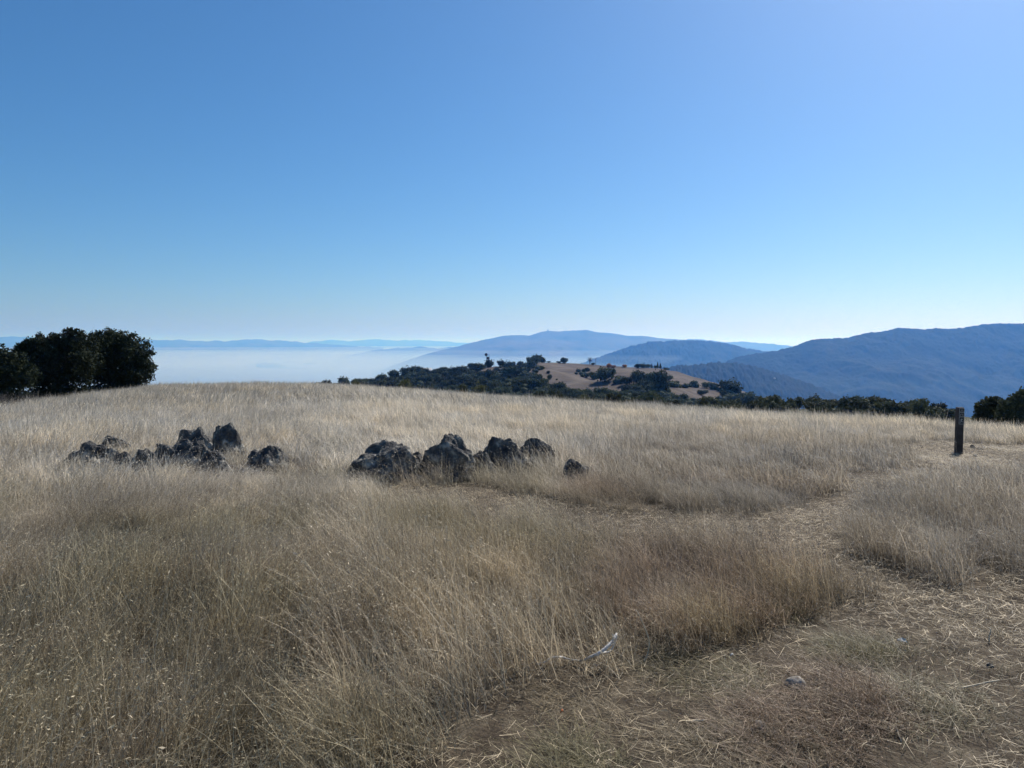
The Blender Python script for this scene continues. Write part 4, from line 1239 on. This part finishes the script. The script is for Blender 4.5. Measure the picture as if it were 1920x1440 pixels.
# leftover tufts on the path
tx, ty, th_, tt_ = [], [], [], []
for px, row, rad, hs, colr, k in [(1590, 1305, .30, .42, C_RUST, 34), (1490, 1375, .26, .40, C_RUST, 26), (1625, 1225, .22, .30, C_OLIVE, 16), (1440, 1140, .3, .4, C_OLIVE, 14), (1330, 1250, .28, .22, C_OLIVE, 14), (1780, 1330, .3, .2, C_OLIVE, 10), (1200, 1330, .4, .16, C_BROWN, 10), (1050, 1420, .3, .2, C_OLIVE, 10), (1400, 1430, .4, .22, C_BROWN, 14)]:
    b = on_ground(px, row)
    a = rng.uniform(0, 6.28, k); r_ = rad * np.sqrt(rng.random(k))
    tx += list(b[0] + r_ * np.cos(a)); ty += list(b[1] + r_ * np.sin(a)); th_ += list(hs * (1.15 - .6 * (r_ / rad)) * rng.uniform(.8, 1.2, k)); tt_ += [colr * rng.uniform(.55, .9) for _ in range(k)]
tx, ty, th_ = map(np.array, (tx, ty, th_))
scatter('path_tufts', 'low rusty and olive tufts left standing on the path', 'near_tuft', tx, ty, lean_az(tx, ty), .8 + th_ * .2, th_, np.array(tt_))

# ------------------------------------------------------------------ fog in the valley, haze over everything
def volume_mat(name, color, density, aniso):
    m = bpy.data.materials.new(name); m.use_nodes = True
    nt = m.node_tree
    nt.nodes.remove(nt.nodes['Principled BSDF'])
    v = nt.nodes.new('ShaderNodeVolumePrincipled')
    v.inputs['Color'].default_value = (*color, 1)
    v.inputs['Absorption Color'].default_value = (1, 1, 1, 1)
    v.inputs['Density'].default_value = density
    v.inputs['Anisotropy'].default_value = aniso
    nt.links.new(v.outputs[0], nt.nodes['Material Output'].inputs['Volume'])
    return m

def prism(name, poly, z0, z1, mat):
    n = len(poly)
    V = [(x, y, z0) for x, y in poly] + [(x, y, z1) for x, y in poly]
    me = bpy.data.meshes.new(name)
    me.from_pydata(V, [], [tuple(range(n - 1, -1, -1)), tuple(range(n, 2 * n))] + [(i, (i + 1) % n, n + (i + 1) % n, n + i) for i in range(n)])
    me.update()
    return add(name, me, mat)
FOG = [(-62000, 1500), (200, 1500), (900, 4300), (1500, 6500), (2600, 10500), (9000, 30000), (16000, 62000), (-62000, 62000)]
def billow(name, x0, x1, y0, y1, zb, zt, amp, mat, nx=150, ny=220):
    ys = np.geomspace(y0, y1, ny); ux = np.linspace(0, 1, nx)
    YY, U = np.meshgrid(ys, ux)
    XX = x0(YY) + (x1(YY) - x0(YY)) * U
    edge = np.clip(np.minimum(U, 1 - U) * 25, 0, 1)
    ZT = zt + amp * edge * (fbm(XX / 2600, YY / 2600, o=4, s=611) + .5 * vn(XX / 9000, YY / 9000, s=615)) - (1 - edge) * 60
    top = np.stack([XX, YY, ZT], -1).reshape(-1, 3); bot = top.copy(); bot[:, 2] = zb
    n = len(top); Ft = grid_faces(nx, ny)
    idx = np.arange(n).reshape(nx, ny)
    ring = np.concatenate([idx[:, 0], idx[-1, 1:], idx[-2::-1, -1], idx[0, -2:0:-1]])
    r2 = np.roll(ring, -1)
    side = np.stack([ring, r2, r2 + n, ring + n], -1)
    return add(name, mk_mesh(name, np.concatenate([top, bot]), np.concatenate([Ft, Ft[:, ::-1] + n, side]), True), mat)
fx1 = lambda y: np.interp(y, [1500, 4300, 6500, 10500, 30000, 62000], [200, 900, 1500, 2600, 9000, 16000])
o = billow('valley_fog', lambda y: -2500 - y * 1.0, fx1, 1500, 62000, -556, -168, 16, volume_mat('fog_air', (0.66, 0.93, 1.0), 1.05e-4, 0.45))
tag(o, 'flat white bank of fog lying over the valley', 'fog', kind='stuff')
o = prism('fog_veil', FOG, -130, -95, volume_mat('fog_veil_air', (0.80, 0.98, 1.0), 4.5e-5, 0.45))
tag(o, 'thin veil of mist above the white fog bank', 'fog', kind='stuff')
o = prism('valley_mist', [(500, 3350), (2300, 3350), (2900, 4400), (2400, 6500), (900, 6500)], -556, -170, volume_mat('mist_air', (0.45, 0.72, 1.0), 4.5e-5, 0.45))
tag(o, 'pale mist lying between the wooded spur and the forested ridge', 'mist', kind='stuff')
Bx = 76000
o = prism('haze', [(-Bx, -Bx), (Bx, -Bx), (Bx, Bx), (-Bx, Bx)], -640, 420, volume_mat('haze_air', (0.105, 0.365, 0.95), 0.90e-4, 0.40))
tag(o, 'thin blue haze in the air over the whole view', 'haze', kind='stuff')
